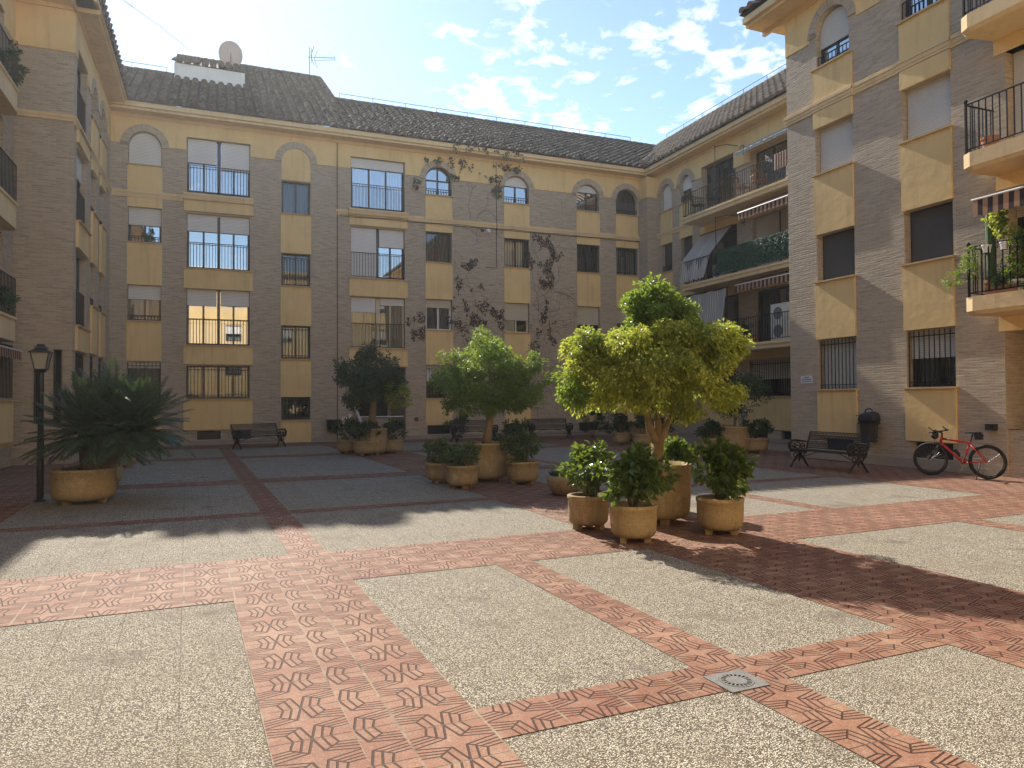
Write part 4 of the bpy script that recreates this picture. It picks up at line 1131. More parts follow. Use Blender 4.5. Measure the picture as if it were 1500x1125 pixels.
limbs([([(.1, 0, -.1), (.08, 0, .15), (.02, 0, .6)], [.17, .15, .12]), ([(.15, -.02, -.08), (.35, -.08, .2), (.63, -.1, .62)], [.16, .15, .14]), ([(.1, .1, -.05), (.2, .3, .4), (.25, .35, .8)], [.12, .12, .11])], 'trunk', 'cycadbark', t)
m = MB()
for k in range(160):
    a = rng.uniform(0, 6.28); r = .36 * sqrt(rng.random()); leaf(m, Vector((r * cos(a), r * sin(a), 0)), Vector((rng.uniform(-.8, .8), rng.uniform(-.8, .8), 1)), rvec(rng), rng.uniform(.06, .16), .012, 0)
mk('undergrowth', m, M['leafdark'], t)
pot((-1.98, 15.9, 0), .34, .46, 'tan planter close behind the cycad planter', GP); shrub((-1.98, 15.9, .48), .36, .5, 'shrub hidden behind the cycad trunk', GS, 140, 700, .085, .045, 'leafdark')
pot((-2.1, 20.1, 0), .34, .38, 'tan planter farthest behind the cycad near the west block', GP); shrub((-2.1, 20.1, .4), .36, .5, 'shrub near the west block far behind the cycad', GS, 141, 700, .085, .045, 'leafdark')
# ---- plants by the far wall
t = shrub((8.75, 27.2, 0), .55, 1.25, 'tall loose shrub at the far wall behind the left middle bench', None, 150, 1500, .10, .04, 'leafdark')
t = shrub((14.6, 26.9, 0), .75, 1.5, 'dark spiky evergreen at the far wall right of the shaded benches', None, 151, 2200, .13, .03, 'leafdark', .4)
shrub((15.7, 26.6, 0), .6, .75, 'low spreading dark bush beside the spiky evergreen at the far wall', None, 152, 1200, .12, .035, 'leafdark', .3)
# ---- ivy on the far wall
rng = random.Random(77)
t = thing('ivy', 'dry dark red climber with bare stems spread over the far brick wall and eaves', 'climbing plant', (0, YB, 0))
m = MB(); mg = MB()
pat = [(13.18, 8.71, .28), (13.45, 8.5, .3), (13.63, 8.3, .25), (12.95, 8.07, .25), (12.87, 7.62, .3), (13.1, 7.5, .3), (13.55, 7.63, .28), (14.09, 7.94, .25), (13.24, 7.12, .38), (13.5, 6.95, .3), (13.40, 6.65, .25), (13.45, 5.9, .13), (13.40, 5.6, .13), (13.33, 5.3, .13), (13.2, 5.0, .16), (13.15, 4.6, .32), (13.55, 4.45, .3), (13.8, 4.2, .25), (12.75, 3.9, .3), (13.8, 5.0, .18), (12.72, 4.7, .22), (12.9, 7.9, .2),
 (10.05, 7.4, .18), (9.72, 7.2, .17), (9.54, 6.45, .3), (9.75, 6.0, .35), (9.6, 5.6, .38), (10.4, 6.45, .2), (10.6, 5.4, .4), (11.1, 5.4, .25), (9.47, 5.0, .4), (9.7, 4.5, .4), (11.1, 4.95, .3), (10.2, 4.9, .4), (9.3, 4.7, .25), (7.5, 4.9, .3), (7.7, 4.3, .3), (7.45, 4.4, .25), (10.0, 5.2, .35)]
for u, z, r in pat:
    for k in range(int(900 * r)):
        a = rng.uniform(0, 6.28); rr = r * 1.5 * (rng.random() ** .5)
        q = Vector((u + rr * cos(a), 0, z + rr * sin(a)))
        if noise.fractal(Vector((q.x * 2.6, q.z * 1.7, 3.1)), 1, 2, 4) + .35 - rr / (r * 1.5) * .75 < 0: continue
        p = Vector((q.x, -.012 - rng.random() * .03, q.z))
        leaf(m, p, Vector((rng.uniform(-.7, .7), -.12, -1)), Vector((rng.uniform(-.25, .25), -1, .2)), rng.uniform(.04, .085), rng.uniform(.035, .065), .08)
top = [(8.55, 11.55, .16, 1), (9.2, 11.45, .28, 0), (9.55, 11.4, .25, 0), (10.0, 11.4, .2, 0), (10.3, 11.2, .14, 0), (10.57, 11.4, .17, 1), (10.65, 11.15, .13, 1), (10.95, 11.6, .2, 1), (11.03, 11.1, .22, 1), (11.0, 10.9, .15, 0), (11.4, 11.55, .22, 0), (11.8, 11.6, .2, 0), (12.15, 11.6, .22, 0), (9.96, 11.1, .13, 0), (9.47, 10.96, .16, 0), (9.45, 11.15, .15, 0), (8.0, 11.5, .1, 0), (9.3, 12.0, .25, 1), (9.8, 12.02, .25, 0), (10.3, 12.0, .25, 0), (10.8, 12.02, .3, 1), (11.3, 12.0, .3, 1), (11.9, 11.95, .2, 0), (11.4, 11.5, .2, 1), (9.1, 10.9, .12, 1), (7.6, 10.6, .14, 1), (7.55, 10.3, .1, 0), (11.25, 10.4, .25, 1), (11.15, 10.6, .16, 0)]
for u, z, r, g in top:
    for k in range(int(330 * r)):
        a = rng.uniform(0, 6.28); rr = r * 1.5 * (rng.random() ** .5)
        zz = z + rr * sin(a) * .8
        if noise.fractal(Vector(((u + rr * cos(a)) * 3.2, zz * 2.4, 7.7)), 1, 2, 4) + .32 - rr / (r * 1.5) * .7 < 0: continue
        p = Vector((u + rr * cos(a), (-.06 if zz < 11.72 else -.58) - rng.random() * .06, zz))
        leaf(mg if g else m, p, Vector((rng.uniform(-.6, .6), -.25, -1)), Vector((rng.uniform(-.4, .4), -1, .3)), rng.uniform(.06, .12), rng.uniform(.05, .09), .1)
mk('dry_leaves', m, M['leafivy'], t); mk('green_leaves', mg, M['leafivyg'], t)
m = MB()
def creep(u, z, n, a, st=.12, w=.007, depth=0):
    pts = [(u, -.012, z)]
    for k in range(n):
        a += rng.uniform(-.5, .5); u += cos(a) * st; z += sin(a) * st
        if z < .3 or z > 11.6 or not (7.3 < u < 16.8): break
        bad = any(x0 - .06 < u < x1 + .06 for x0, x1 in ((8.0, 9.12), (11.47, 12.63), (14.96, 16.1)))
        if bad and rng.random() < .85: break
        pts.append((u, -.05 if bad else -.012, z))
        if depth < 2 and rng.random() < .15: creep(u, z, n // 2, a + rng.choice((-1, 1)) * rng.uniform(.4, 1.1), st * .9, w * .7, depth + 1)
    if len(pts) > 2: m.tube(pts, w, 3, caps=False)
for u0 in (9.5, 9.9, 10.4, 10.9, 13.0, 13.4, 13.9, 14.4, 10.2, 13.6, 14.7, 9.3, 11.2, 12.85, 14.2): creep(u0, rng.uniform(.4, 3.5), 80, pi / 2)
for u0, z0, a in ((8.2, 4.1, .4), (8.0, 3.9, .2), (8.5, 9.3, .6), (9.9, 9.2, 1.6), (10.3, 8.2, 1.9), (8.2, 11.0, 1.6), (9.6, 7.5, 2.0), (13.3, 8.4, -1.5), (14, 7.5, -1.3)): creep(u0, z0, 26, a)
mk('climber_stem_net', m, M['ivystem'], t)

# ================================================================== STREET FURNITURE
t = thing('street_lamp', 'dark lamp post with a four sided lantern standing left of the cycad planter', 'street lamp', (-2.61, 13.80, 0))
m = MB(); m.lathe([(.085, 0), (.085, .03), (.052, .05), (.050, 1.0), (.044, 1.02), (.042, 2.06), (.034, 2.09)], 16); mk('lamp_post', m, M['navy'], t, smooth=False)
def fru(mb, z0, r0, z1, r1):
    a = [mb.vert(sx * r0, sy * r0, z0) for sx, sy in ((-1, -1), (1, -1), (1, 1), (-1, 1))]; b = [mb.vert(sx * r1, sy * r1, z1) for sx, sy in ((-1, -1), (1, -1), (1, 1), (-1, 1))]
    for k in range(4): mb.face((a[k], a[(k + 1) % 4], b[(k + 1) % 4], b[k]))
    mb.face(a[::-1]); mb.face(b)
m = MB(); fru(m, 2.14, .075, 2.40, .125); mk('lantern_glass', m, M['frosted'], t)
m = MB()
for sx, sy in ((-1, -1), (1, -1), (1, 1), (-1, 1)): m.tube([(sx * .077, sy * .077, 2.13), (sx * .128, sy * .128, 2.405)], .009, 5)
fru(m, 2.08, .045, 2.14, .088); fru(m, 2.40, .155, 2.42, .15); fru(m, 2.42, .14, 2.47, .07); fru(m, 2.47, .085, 2.50, .08); fru(m, 2.50, .06, 2.54, .05)
mk('lantern_cage', m, M['navy'], t)

def bench(name, label, loc, rotz, group):
    t = thing(name, label, 'bench', loc, rotz, group)
    Ln = 1.74
    for sx in (-Ln / 2 + .03, Ln / 2 - .03):
        m = MB(); w = .02
        def P(y, z): return (sx, y, z)
        # legs splay from a knot below the seat
        m.tube([P(-.30, 0), P(-.27, .04), P(-.20, .14), P(-.10, .24), P(-.02, .30)], [.028, .022, .024, .028, .03], 8)
        m.tube([P(.24, 0), P(.20, .04), P(.13, .14), P(.05, .24), P(-.02, .30)], [.028, .022, .024, .028, .03], 8)
        m.tube([P(-.04, .12), P(-.03, .22), P(-.02, .36)], [.008, .03, .035], 8)
        m.tube([P(-.30, .38), P(-.1, .38), P(.20, .36)], .024, 8)
        m.tube([P(.14, .30), P(.20, .45), P(.27, .66), P(.33, .82)], [.026, .024, .022, .018], 8)
        # arm loop and scrolls
        m.tube([P(-.26, .38), P(-.33, .46), P(-.33, .55), P(-.26, .61), P(-.12, .62), P(.06, .60), P(.22, .58)], [.02, .024, .028, .03, .028, .022, .018], 8)
        for cy, cz, r in ((-.22, .49, .07), (-.08, .50, .075), (.07, .48, .065), (-.16, .43, .04), (.0, .42, .04), (-.15, .29, .05), (.07, .29, .045)):
            m.torus(P(cy, cz), (1, 0, 0), r, .014, 16, 6)
        for cy, cz in ((-.22, .49), (-.08, .5), (.07, .48), (-.02, .36)): m.ball(P(cy, cz), .03, 8, 6)
        mk('bench_end', m, M['castiron'], t)
    m = MB()
    for k in range(5): y = -.29 + k * .105; m.box(-Ln / 2, Ln / 2, y, y + .085, .40 - k * .004, .43 - k * .004)
    mk('seat', m, M['blackplastic'], t)
    m = MB()
    for z0, z1 in ((.47, .60), (.66, .79)):
        yb = .205 + (z0 - .45) * .33
        for zz in (z0, (z0 + z1) / 2, z1 - .012): m.box(-Ln / 2, Ln / 2, yb + (zz - z0) * .33, yb + (zz - z0) * .33 + .022, zz, zz + .012)
        n = 44
        for k in range(n + 1):
            x = -Ln / 2 + Ln * k / n
            m.poly([(x - .012, yb + .006, z0), (x + .012, yb + .006, z0), (x + .012, yb + .05, z1), (x - .012, yb + .05, z1)])
    for z in (.435, .625, .80): m.box(-Ln / 2, Ln / 2, .20 + (z - .45) * .33, .225 + (z - .45) * .33, z, z + .022)
    mk('backrest', m, M['blackplastic'], t)
    m = MB(); m.tube([(-Ln / 2 + .03, -.02, .20), (-.35, -.02, .37), (-.1, -.02, .40)], .009, 6); m.tube([(Ln / 2 - .03, -.02, .20), (.35, -.02, .37), (.1, -.02, .40)], .009, 6); m.tube([(-Ln / 2, -.02, .22), (Ln / 2, -.02, .22)], .007, 6)
    mk('brace', m, M['castiron'], t)
    return t
BG = 'black cast iron benches round the courtyard'
b0 = bench('park_bench', 'black cast iron bench with ornate arms in front of the tall brick block', (12.62, 12.36, 0), -pi / 2, BG)
dup(b0, (1.40, 26.35, 0), .5, 'black bench standing alone before the ochre stairwell column of the far wall', BG)
dup(b0, (9.15, 26.3, 0), .05, 'shaded bench at the far wall half hidden by the mid courtyard tree trunk', BG)
dup(b0, (12.45, 26.5, 0), .02, 'shaded bench at the far wall left of the dark spiky evergreen', BG)

# bicycle (local x forward)
def bicycle(loc, rotz):
    t = thing('bicycle', 'red mountain bike with black bags parked beside the tall brick wall', 'bicycle', loc, rotz)
    R = .335; fx, rx = .53, -.50
    for x, nm in ((fx, 'front'), (rx, 'rear')):
        m = MB(); m.torus((x, 0, R), (0, 1, 0), R - .026, .027, 48, 8); w = mk('wheel', m, M['rubber'], t)
        for p in w.data.polygons: p.use_smooth = True
        m = MB(); m.torus((x, 0, R), (0, 1, 0), R - .058, .011, 48, 6); mk('rim', m, M['blackplastic'], w)
        m = MB()
        for k in range(28):
            a = 2 * pi * k / 28; b = a + (.35 if k % 2 else -.35); y = .025 if k % 2 else -.025
            m.tube([(x + .022 * cos(b), y, R + .022 * sin(b)), (x + (R - .06) * cos(a), 0, R + (R - .06) * sin(a))], .0016, 3, caps=False)
        m.tube([(x, -.05, R), (x, .05, R)], .02, 10); m.tube([(x, -.012, R), (x, -.008, R)], .08, 20)
        if nm == 'rear': m.tube([(x, -.035, R), (x, -.02, R)], [.045, .062], 16); m.tube([(x, -.02, R), (x, -.01, R)], [.066, .07], 16)
        mk('spokes', m, M['steel'], w)
    bb = (-.07, 0, .295); st = (-.215, 0, .72); hd0 = (.335, 0, .66); hd1 = (.305, 0, .80)
    m = MB(); m.tube([bb, (-.15, 0, .53), st], .019, 10); m.tube([hd1[:2] + (.755,), (st[0] + .01, 0, st[2] - .03)], .021, 10); m.tube([(hd0[0], 0, hd0[2] + .02), bb], .026, 10); m.tube([hd0, hd1], .025, 10)
    for s in (-1, 1):
        m.tube([(st[0], s * .02, st[2] - .06), (rx, s * .062, R)], .012, 8); m.tube([(bb[0], s * .035, bb[2]), (rx, s * .062, R)], .013, 8)
    m.tube([(bb[0], -.04, bb[2]), (bb[0], .04, bb[2])], .028, 10)
    mk('frame', m, M['red'], t, smooth=True)
    m = MB()
    for s in (-1, 1): m.tube([(.345, s * .062, .62), (.45, s * .062, .46)], .020, 8); m.tube([(.44, s * .062, .47), (fx, s * .062, R)], .016, 8)
    m.tube([(.345, -.075, .62), (.345, .075, .62)], .024, 8); m.tube([hd0, (.345, 0, .6)], .02, 8); m.box(.36, .46, -.075, .075, .555, .585)
    mk('fork', m, M['blackplastic'], t)
    m = MB(); m.tube([hd1, (.30, 0, .86), (.36, 0, .90)], .018, 8); m.tube([(.33, -.33, .92), (.35, -.18, .905), (.36, 0, .90), (.35, .18, .905), (.33, .33, .92)], .013, 8)
    for s in (-1, 1): m.tube([(.325, s * .22, .918), (.32, s * .34, .922)], .019, 8); m.tube([(.36, s * .2, .90), (.43, s * .31, .88)], .008, 6); m.tube([(.33, s * .335, .92), (.42, s * .345, .99)], .011, 6)
    for s in (-1, 1): m.tube([(.37, s * .05, .9), (.47, s * .04, .82), (.40, s * .04, .62)], .004, 4)
    mk('handlebar', m, M['blackplastic'], t)
    m = MB(); m.ball((.44, 0, .82), .085, 12, 8, 0, (.85, .9, .95)); m.box(.38, .50, -.07, .07, .87, .89); mk('handlebar_bag', m, M['bag'], t)
    m = MB(); m.tube([st, (-.245, 0, .82)], .014, 8); m.tube([(-.24, 0, .80), (-.25, 0, .87)], .016, 8); mk('seat_post', m, M['blackplastic'], t)
    m = MB(); pr = [(.13, .018, 0), (.08, .022, .005), (0, .035, .008), (-.06, .06, .010), (-.11, .072, .012), (-.14, .06, .012)]
    up = [[m.vert(-.25 + x, s * w, .895 + z + (0 if s else .012)) for s in (-1, -.6, 0, .6, 1)] for x, w, z in pr]; lo = [[m.vert(-.25 + x, s * w * .8, .87 + z) for s in (-1, -.6, 0, .6, 1)] for x, w, z in pr]
    for k in range(5):
        for j in range(4):
            m.face((up[k][j], up[k][j + 1], up[k + 1][j + 1], up[k + 1][j])); m.face((lo[k][j + 1], lo[k][j], lo[k + 1][j], lo[k + 1][j + 1]))
        for j in (0, 4): m.face((up[k][j], up[k + 1][j], lo[k + 1][j], lo[k][j]))
    m.face([up[0][j] for j in range(5)] + [lo[0][j] for j in range(4, -1, -1)]); m.face([up[5][j] for j in range(5)] + [lo[5][j] for j in range(4, -1, -1)])
    mk('saddle', m, M['blackplastic'], t)
    m = MB(); m.tube([(-.29, 0, .86), (-.40, 0, .84)], [.055, .05], 10); m.tube([(-.40, 0, .84), (-.43, 0, .82)], [.05, .03], 10); m.box(-.42, -.30, -.055, .055, .76, .85); mk('saddle_bag', m, M['bag'], t)
    m = MB(); m.tube([(bb[0], -.06, bb[2]), (bb[0], -.052, bb[2])], .09, 24); m.tube([(bb[0], -.07, bb[2]), (bb[0] + .06, -.085, bb[2] - .16)], .011, 6); m.box(bb[0] + .02, bb[0] + .11, -.17, -.085, bb[2] - .175, bb[2] - .15)
    m.tube([(bb[0], .06, bb[2]), (bb[0] - .06, .085, bb[2] + .16)], .011, 6); m.box(bb[0] - .11, bb[0] - .01, .085, .17, bb[2] + .15, bb[2] + .175)
    m.tube([(bb[0], -.056, bb[2] + .085), (rx, -.03, R + .055)], .005, 4); m.tube([(bb[0], -.056, bb[2] - .085), (rx + .02, -.04, R - .14), (rx, -.04, R - .16), (rx, -.03, R - .055)], .005, 4); m.tube([(rx, -.05, R - .02), (rx + .03, -.05, R - .16)], .012, 6)
    mk('drivetrain', m, M['steel'], t)
    m = MB(); m.tube([(-.02, -.028, .42), (.09, -.028, .54)], .033, 10); mk('bottle', m, M['blackplastic'], t)
    m = MB(); m.tube([(rx + .1, .07, R), (rx + .13, .2, .0)], .01, 6); mk('kickstand', m, M['blackplastic'], t)
    return t
bicycle((13.72, 10.10, .004), atan2(.95, -.28))

# litter bins
def bin_(label, loc, rotz, group='slatted litter bins on the walls'):
    t = thing('litter_bin', label, 'litter bin', loc, rotz, group)
    m = MB(); n = 22
    for k in range(n):
        a = 2 * pi * k / n; c, s = cos(a), sin(a); m.tube([(c * .175, -.24 + s * .14, 0), (c * .205, -.24 + s * .165, .42)], .016, 4)
    m.lathe([(.165, 0), (.165, .02), (.19, .41), (.18, .41), (.01, .03)], 22, (0, -.24, 0), 0, 1, .8); mk('bin_body', m, M['blackplastic'], t)
    m = MB(); m.lathe([(.21, .42), (.27, .425), (.275, .445), (.21, .45), (.19, .43)], 28, (0, -.24, 0), 0, 1, .82); mk('bin_rim', m, M['blackplastic'], t)
    m = MB(); m.box(-.05, .05, -.1, 0, .1, .14); m.box(-.05, .05, -.1, 0, .34, .38); m.box(-.14, -.10, -.06, 0, .0, .05); mk('wall_bracket', m, M['iron'], t)
    return t
bin_('black slatted litter bin with a bag on top, fixed to the tall brick wall', (14.60, 12.82, .55), -pi / 2)
bin_('dark litter bin fixed to the far wall left of the entrance', (4.20, YB - .01, .42), 0)
t = thing('bag', 'stuffed black bag with a handle resting on top of the litter bin', 'bag', (14.36, 12.82, 1.0), -pi / 2)
m = MB(); n = 20; rings = []
for z, k in ((0, .86), (.03, .98), (.10, 1.0), (.17, .93), (.22, .78), (.25, .5)):
    rings.append([m.vert(.26 * k * (abs(cos(a)) ** .6) * (1 if cos(a) > 0 else -1) + .05 * z, .15 * k * (abs(sin(a)) ** .6) * (1 if sin(a) > 0 else -1) * (1 + .1 * sin(3 * a)), z + .02 * cos(a) * (z > .15)) for a in [2 * pi * q / n for q in range(n)]])
for r0, r1 in zip(rings, rings[1:]):
    for j in range(n): m.face((r0[j], r0[(j + 1) % n], r1[(j + 1) % n], r1[j]))
m.face(rings[0][::-1]); m.face(rings[-1]); mk('bag_body', m, M['bag'], t, smooth=True)
m = MB(); m.tube([(-.10, 0, .23), (-.08, 0, .31), (.02, 0, .345), (.10, 0, .31), (.11, 0, .23)], .016, 6); m.tube([(-.24, -.155, .17), (.0, -.165, .19), (.22, -.15, .17)], .006, 4); mk('bag_handle', m, M['bag'], t)

# small wall things
def text(body, size, parent, loc, rot, mat, name='lettering'):
    c = bpy.data.curves.new(name, 'FONT'); c.body = body; c.size = size; c.align_x = 'CENTER'; c.align_y = 'CENTER'; c.extrude = .001
    o = bpy.data.objects.new(name, c); COL.objects.link(o); o.parent = parent; o.location = loc; o.rotation_euler = rot; c.materials.append(mat)
    return o
t = thing('wall_sign', 'small white enamel sign at the corner of the tall brick block', 'sign', (14.60, 15.0, 2.09), -pi / 2)
m = MB(); m.box(-.2, .2, -.012, 0, -.10, .10); mk('sign_plate', m, M['sign'], t)
m = MB(); 
for z, a, b in ((.055, -.10, .10), (.0, -.16, .16), (-.05, -.15, .15)):
    x = a; rr = random.Random(int(z * 1000) + 5)
    while x < b: w = rr.uniform(.02, .05); m.box(x, min(b, x + w), -.0135, -.011, z - .013, z + .013); x += w + .012
mk('illegible_lines', m, M['ink'], t)
t = thing('plaque', 'pale rectangular plaque on the brick right of the entrance', 'plaque', (7.52, YB - .001, 1.90)); m = MB(); m.box(-.19, .19, -.03, 0, -.05, .06); mk('plaque_slab', m, M['marble'], t); m = MB(); m.box(-.17, .17, -.033, -.03, -.035, .045); mk('plaque_face', m, M['sill'], t)
t = thing('wall_vent', 'small square dark vent low on the brick right of the entrance', 'vent', (7.58, YB - .001, .82)); m = MB(); m.plate(rect(-.07, .07, -.08, .08), [rect(-.05, .05, -.06, .06)], -.03, 0); mk('vent_frame', m, M['castiron'], t); m = MB(); [m.box(-.05, .05, -.02, -.005, -.055 + k * .025, -.04 + k * .025) for k in range(5)]; mk('vent_slats', m, M['blackplastic'], t)
t = thing('intercom', 'small lit intercom panel on the brick left of the entrance', 'intercom', (4.70, YB - .001, .90)); m = MB(); m.box(-.11, .11, -.03, 0, -.05, .05); mk('panel', m, M['whiteplastic'], t); m = MB(); m.box(-.05, -.02, -.034, -.03, -.02, .02); m.box(.02, .05, -.034, -.03, -.02, .02); mk('button', m, M['blackplastic'], t)
t = thing('meter_box', 'grey meter cupboard beside the intercom left of the entrance', 'meter box', (4.90, YB - .001, .95)); m = MB(); m.box(-.075, .075, -.06, 0, -.15, .15); mk('cupboard', m, M['sill'], t); m = MB(); m.box(-.06, .06, -.066, -.06, -.13, .13); mk('cupboard_door', m, M['ac'], t)
t = thing('siren', 'round white alarm siren high on the ivy covered brick wall', 'alarm', (10.73, YB - .001, 8.76)); m = MB(); m.tube([(0, 0, 0), (0, -.06, 0), (0, -.1, 0)], [.1, .1, .06], 18); mk('siren_cover', m, M['whiteplastic'], t); m = MB(); m.box(-.33, -.2, -.06, 0, -.04, .06); mk('siren_box', m, M['blackplastic'], t)
t = thing('wall_light', 'black box light on the brick wall above the rear wheel of the bicycle', 'wall light', (14.60, 10.0, .98), -pi / 2); m = MB(); m.box(-.09, .09, -.12, 0, -.06, .06); mk('light_housing', m, M['blackplastic'], t); m = MB(); m.box(-.13, -.09, -.06, 0, -.03, .03); m.box(-.1, .1, -.125, -.0, .06, .07); mk('light_cap', m, M['castiron'], t)

# ================================================================== BALCONY THINGS
def awning(label, loc, rotz, W, D, drop, mat, val=.22, fold=0.0, arms=True, post=False):
    t = thing('awning', label, 'awning', loc, rotz)
    m = MB()
    n = 30
    e = [m.vert(-W / 2 + W * k / n, 0, 0) for k in range(n + 1)]; f = [m.vert(-W / 2 + W * k / n, -D, -drop - .01 * abs(sin(k * 1.3))) for k in range(n + 1)]
    v = [m.vert(-W / 2 + W * k / n, -D - .01, -drop - val * (1 - .12 * (k % 2))) for k in range(n + 1)]
    for k in range(n): m.face((e[k], e[k + 1], f[k + 1], f[k])); m.face((f[k], f[k + 1], v[k + 1], v[k]))
    mk('awning_cloth', m, M[mat], t)
    m = MB(); m.tube([(-W / 2 - .03, -D, -drop), (W / 2 + .03, -D, -drop)], .022, 6); mk('front_bar', m, M['whiteplastic'], t)
    if arms:
        m = MB()
        for s in (-1, 1): m.tube([(s * (W / 2 - .05), 0, -drop - .35), (s * (W / 2 - .05), -D, -drop)], .014, 6)
        mk('awning_arm', m, M['whiteplastic'], t)
    return t
# east wing (root frame u=28.91-y, outward -x)
def ew(u, d, z): return (18.75 - d, YB - u, z)
awning('striped brown awning under the top balcony of the recessed wing', ew(9.6, .75, 8.62), -pi / 2, 3.9, .42, .30, 'awning', .28, arms=False)
awning('striped brown awning under the middle balcony of the recessed wing', ew(9.5, .75, 5.93), -pi / 2, 4.2, .38, .20, 'awning', .28, arms=False)
t = awning('rolled grey awning at the top right window of the recessed wing', ew(9.1, .05, 11.05), -pi / 2, 4.6, .55, .22, 'greycloth', .12, arms=False)
m = MB(); m.tube([(-2.3, -.05, .03), (2.3, -.05, .03)], .08, 10); mk('roll', m, M['greycloth'], t)
t = thing('sun_curtain', 'grey cloth blind swinging out over the middle balcony of the recessed wing', 'sun blind', ew(5.0, .08, 8.35), -pi / 2)
m = MB(); n = 16; A = [m.vert(-.95 + 1.9 * k / n, -.02, 0) for k in range(n + 1)]; B = [m.vert(-.98 + 1.85 * k / n, -.98 - .03 * sin(k), -1.15 + .03 * sin(k * 1.7)) for k in range(n + 1)]; C = [m.vert(-.98 + 1.6 * k / n, -1.12 - .03 * sin(k), -2.05 + .04 * sin(k * 2.1)) for k in range(n + 1)]
for k in range(n): m.face((A[k], A[k + 1], B[k + 1], B[k])); m.face((B[k], B[k + 1], C[k + 1], C[k]))
mk('cloth', m, M['greycloth'], t)
m = MB(); m.tube([(-1, -.02, 0), (1, -.02, 0)], .03, 6); mk('roller', m, M['iron'], t)
t = thing('sun_curtain', 'long grey cloth blind hanging straight over the lowest balcony of the recessed wing', 'sun blind', ew(5.35, .9, 5.75), -pi / 2)
m = MB(); A = [m.vert(-1.35 + 2.7 * k / n, -.05 + .03 * sin(k * 1.1), 0) for k in range(n + 1)]; C = [m.vert(-1.35 + 2.65 * k / n, -.30 - .05 * sin(k * .9), -2.0 + .03 * sin(k)) for k in range(n + 1)]
for k in range(n): m.face((A[k], A[k + 1], C[k + 1], C[k]))
mk('cloth', m, M['greycloth'], t)
m = MB(); m.tube([(-1.38, -.05, .02), (1.38, -.05, .02)], .035, 6); m.tube([(1.36, -.05, 0), (1.38, -.1, -1.95)], .018, 5); mk('roller', m, M['iron'], t)
def pole(label, u, z):
    t = thing('awning_pole', label, 'pole', ew(u, 1.12, z), -pi / 2); m = MB(); m.tube([(0, 0, 0), (0, 0, 2.3)], .016, 6); m.tube([(0, 0, 2.25), (0, .5, 2.4), (0, 1.1, 2.42)], .014, 6); mk('upright', m, M['iron'], t)
    m = MB(); m.torus((.35, 1.0, 2.2), (0, 1, 0), .12, .012, 16, 5); m.tube([(.35, 1.05, 2.32), (.35, 1.05, 1.95)], .01, 5); mk('scroll', m, M['iron'], t)
pole('thin iron pole standing on the top balcony of the recessed wing', 6.3, 8.95)
pole('thin iron pole standing on the middle balcony of the recessed wing', 6.3, 6.22)
t = thing('privacy_screen', 'dark green privacy mesh tied to the middle balcony railing of the recessed wing', 'screen', ew(0, 1.125, 6.25), -pi / 2)
m = MB(); 
for k in range(40):
    a = 6.35 + 6.8 * k / 40; b = 6.35 + 6.8 * (k + 1) / 40; y0 = -.012 - .01 * (k % 2); y1 = -.012 - .01 * ((k + 1) % 2); m.poly([(a, y0, .05), (b, y1, .05), (b, y1, .92), (a, y0, .92)])
mk('mesh', m, M['greenscreen'], t); m = MB(); m.box(6.35, 13.1, -.02, .0, .90, .935); mk('mesh_hem', m, M['greenscreen'], t)
rg = random.Random(3); m = MB()
for k in range(2600): leaf(m, Vector((rg.uniform(6.4, 13.1), -.025 - rg.random() * .03, rg.uniform(.06, .9))), rvec(rg), Vector((rg.uniform(-.4, .4), -1, .2)), .09, .05, .1)
mk('artificial_leaves', m, M['greenscreen'], t)
def ac_unit(label, loc, rotz, w, h, fans):
    t = thing('air_conditioner', label, 'air conditioner', loc, rotz); m = MB(); m.box(-w / 2, w / 2, -.16, .16, .03, h); m.box(-w / 2 + .05, -w / 2 + .1, -.14, .14, 0, .03); m.box(w / 2 - .1, w / 2 - .05, -.14, .14, 0, .03); m.box(-w / 2 - .01, w / 2 + .01, -.17, .17, h, h + .02); mk('casing', m, M['ac'], t)
    for k in range(fans):
        cz = .03 + (h - .03) * (k + .5) / fans; m = MB()
        for r in (.05, .1, .15, .2): m.torus((-.08, -.168, cz), (0, 1, 0), r, .006, 24, 4)
        m.tube([(-.08, -.161, cz), (-.08, -.165, cz)], .215, 28); mk('fan_grille', m, M['acfan'], t)
    return t
ac_unit('tall white two fan air conditioner on the lowest balcony of the recessed wing', ew(9.35, .72, 3.57), -pi / 2, .85, 1.25, 2)
ac_unit('small white air conditioner on the middle balcony of the recessed wing beside the green screen', ew(6.0, .6, 6.22), -pi / 2, .75, .55, 1)
ac_unit('white air conditioner on the top balcony of the recessed wing near the brick block', ew(10.2, .8, 8.95), -pi / 2, .8, .62, 1)
def chair(label, loc, rotz, mat, group):
    t = thing('balcony_chair', label, 'chair', loc, rotz, group); m = MB()
    for x in (-.2, .2):
        for y in (-.2, .2): 
            lg = MB(); lg.tube([(x, y, 0), (x, y, .44)], .014, 6); mk('leg', lg, M[mat], t)
    m = MB(); [m.box(-.22, .22, -.22 + k * .09, -.15 + k * .09, .44, .465) for k in range(5)]; mk('seat', m, M[mat], t)
    m = MB(); [m.tube([(x, .21, .44), (x, .27, .9)], .012, 5) for x in (-.2, -.1, 0, .1, .2)]; m.box(-.22, .22, .25, .28, .86, .92); mk('backrest', m, M[mat], t)
    
    for s in (-1, 1): m = MB(); m.tube([(s * .22, -.2, .44), (s * .22, -.2, .64), (s * .22, .23, .66)], .012, 5); mk('armrest', m, M[mat], t)
CG = 'chairs on the top balcony'
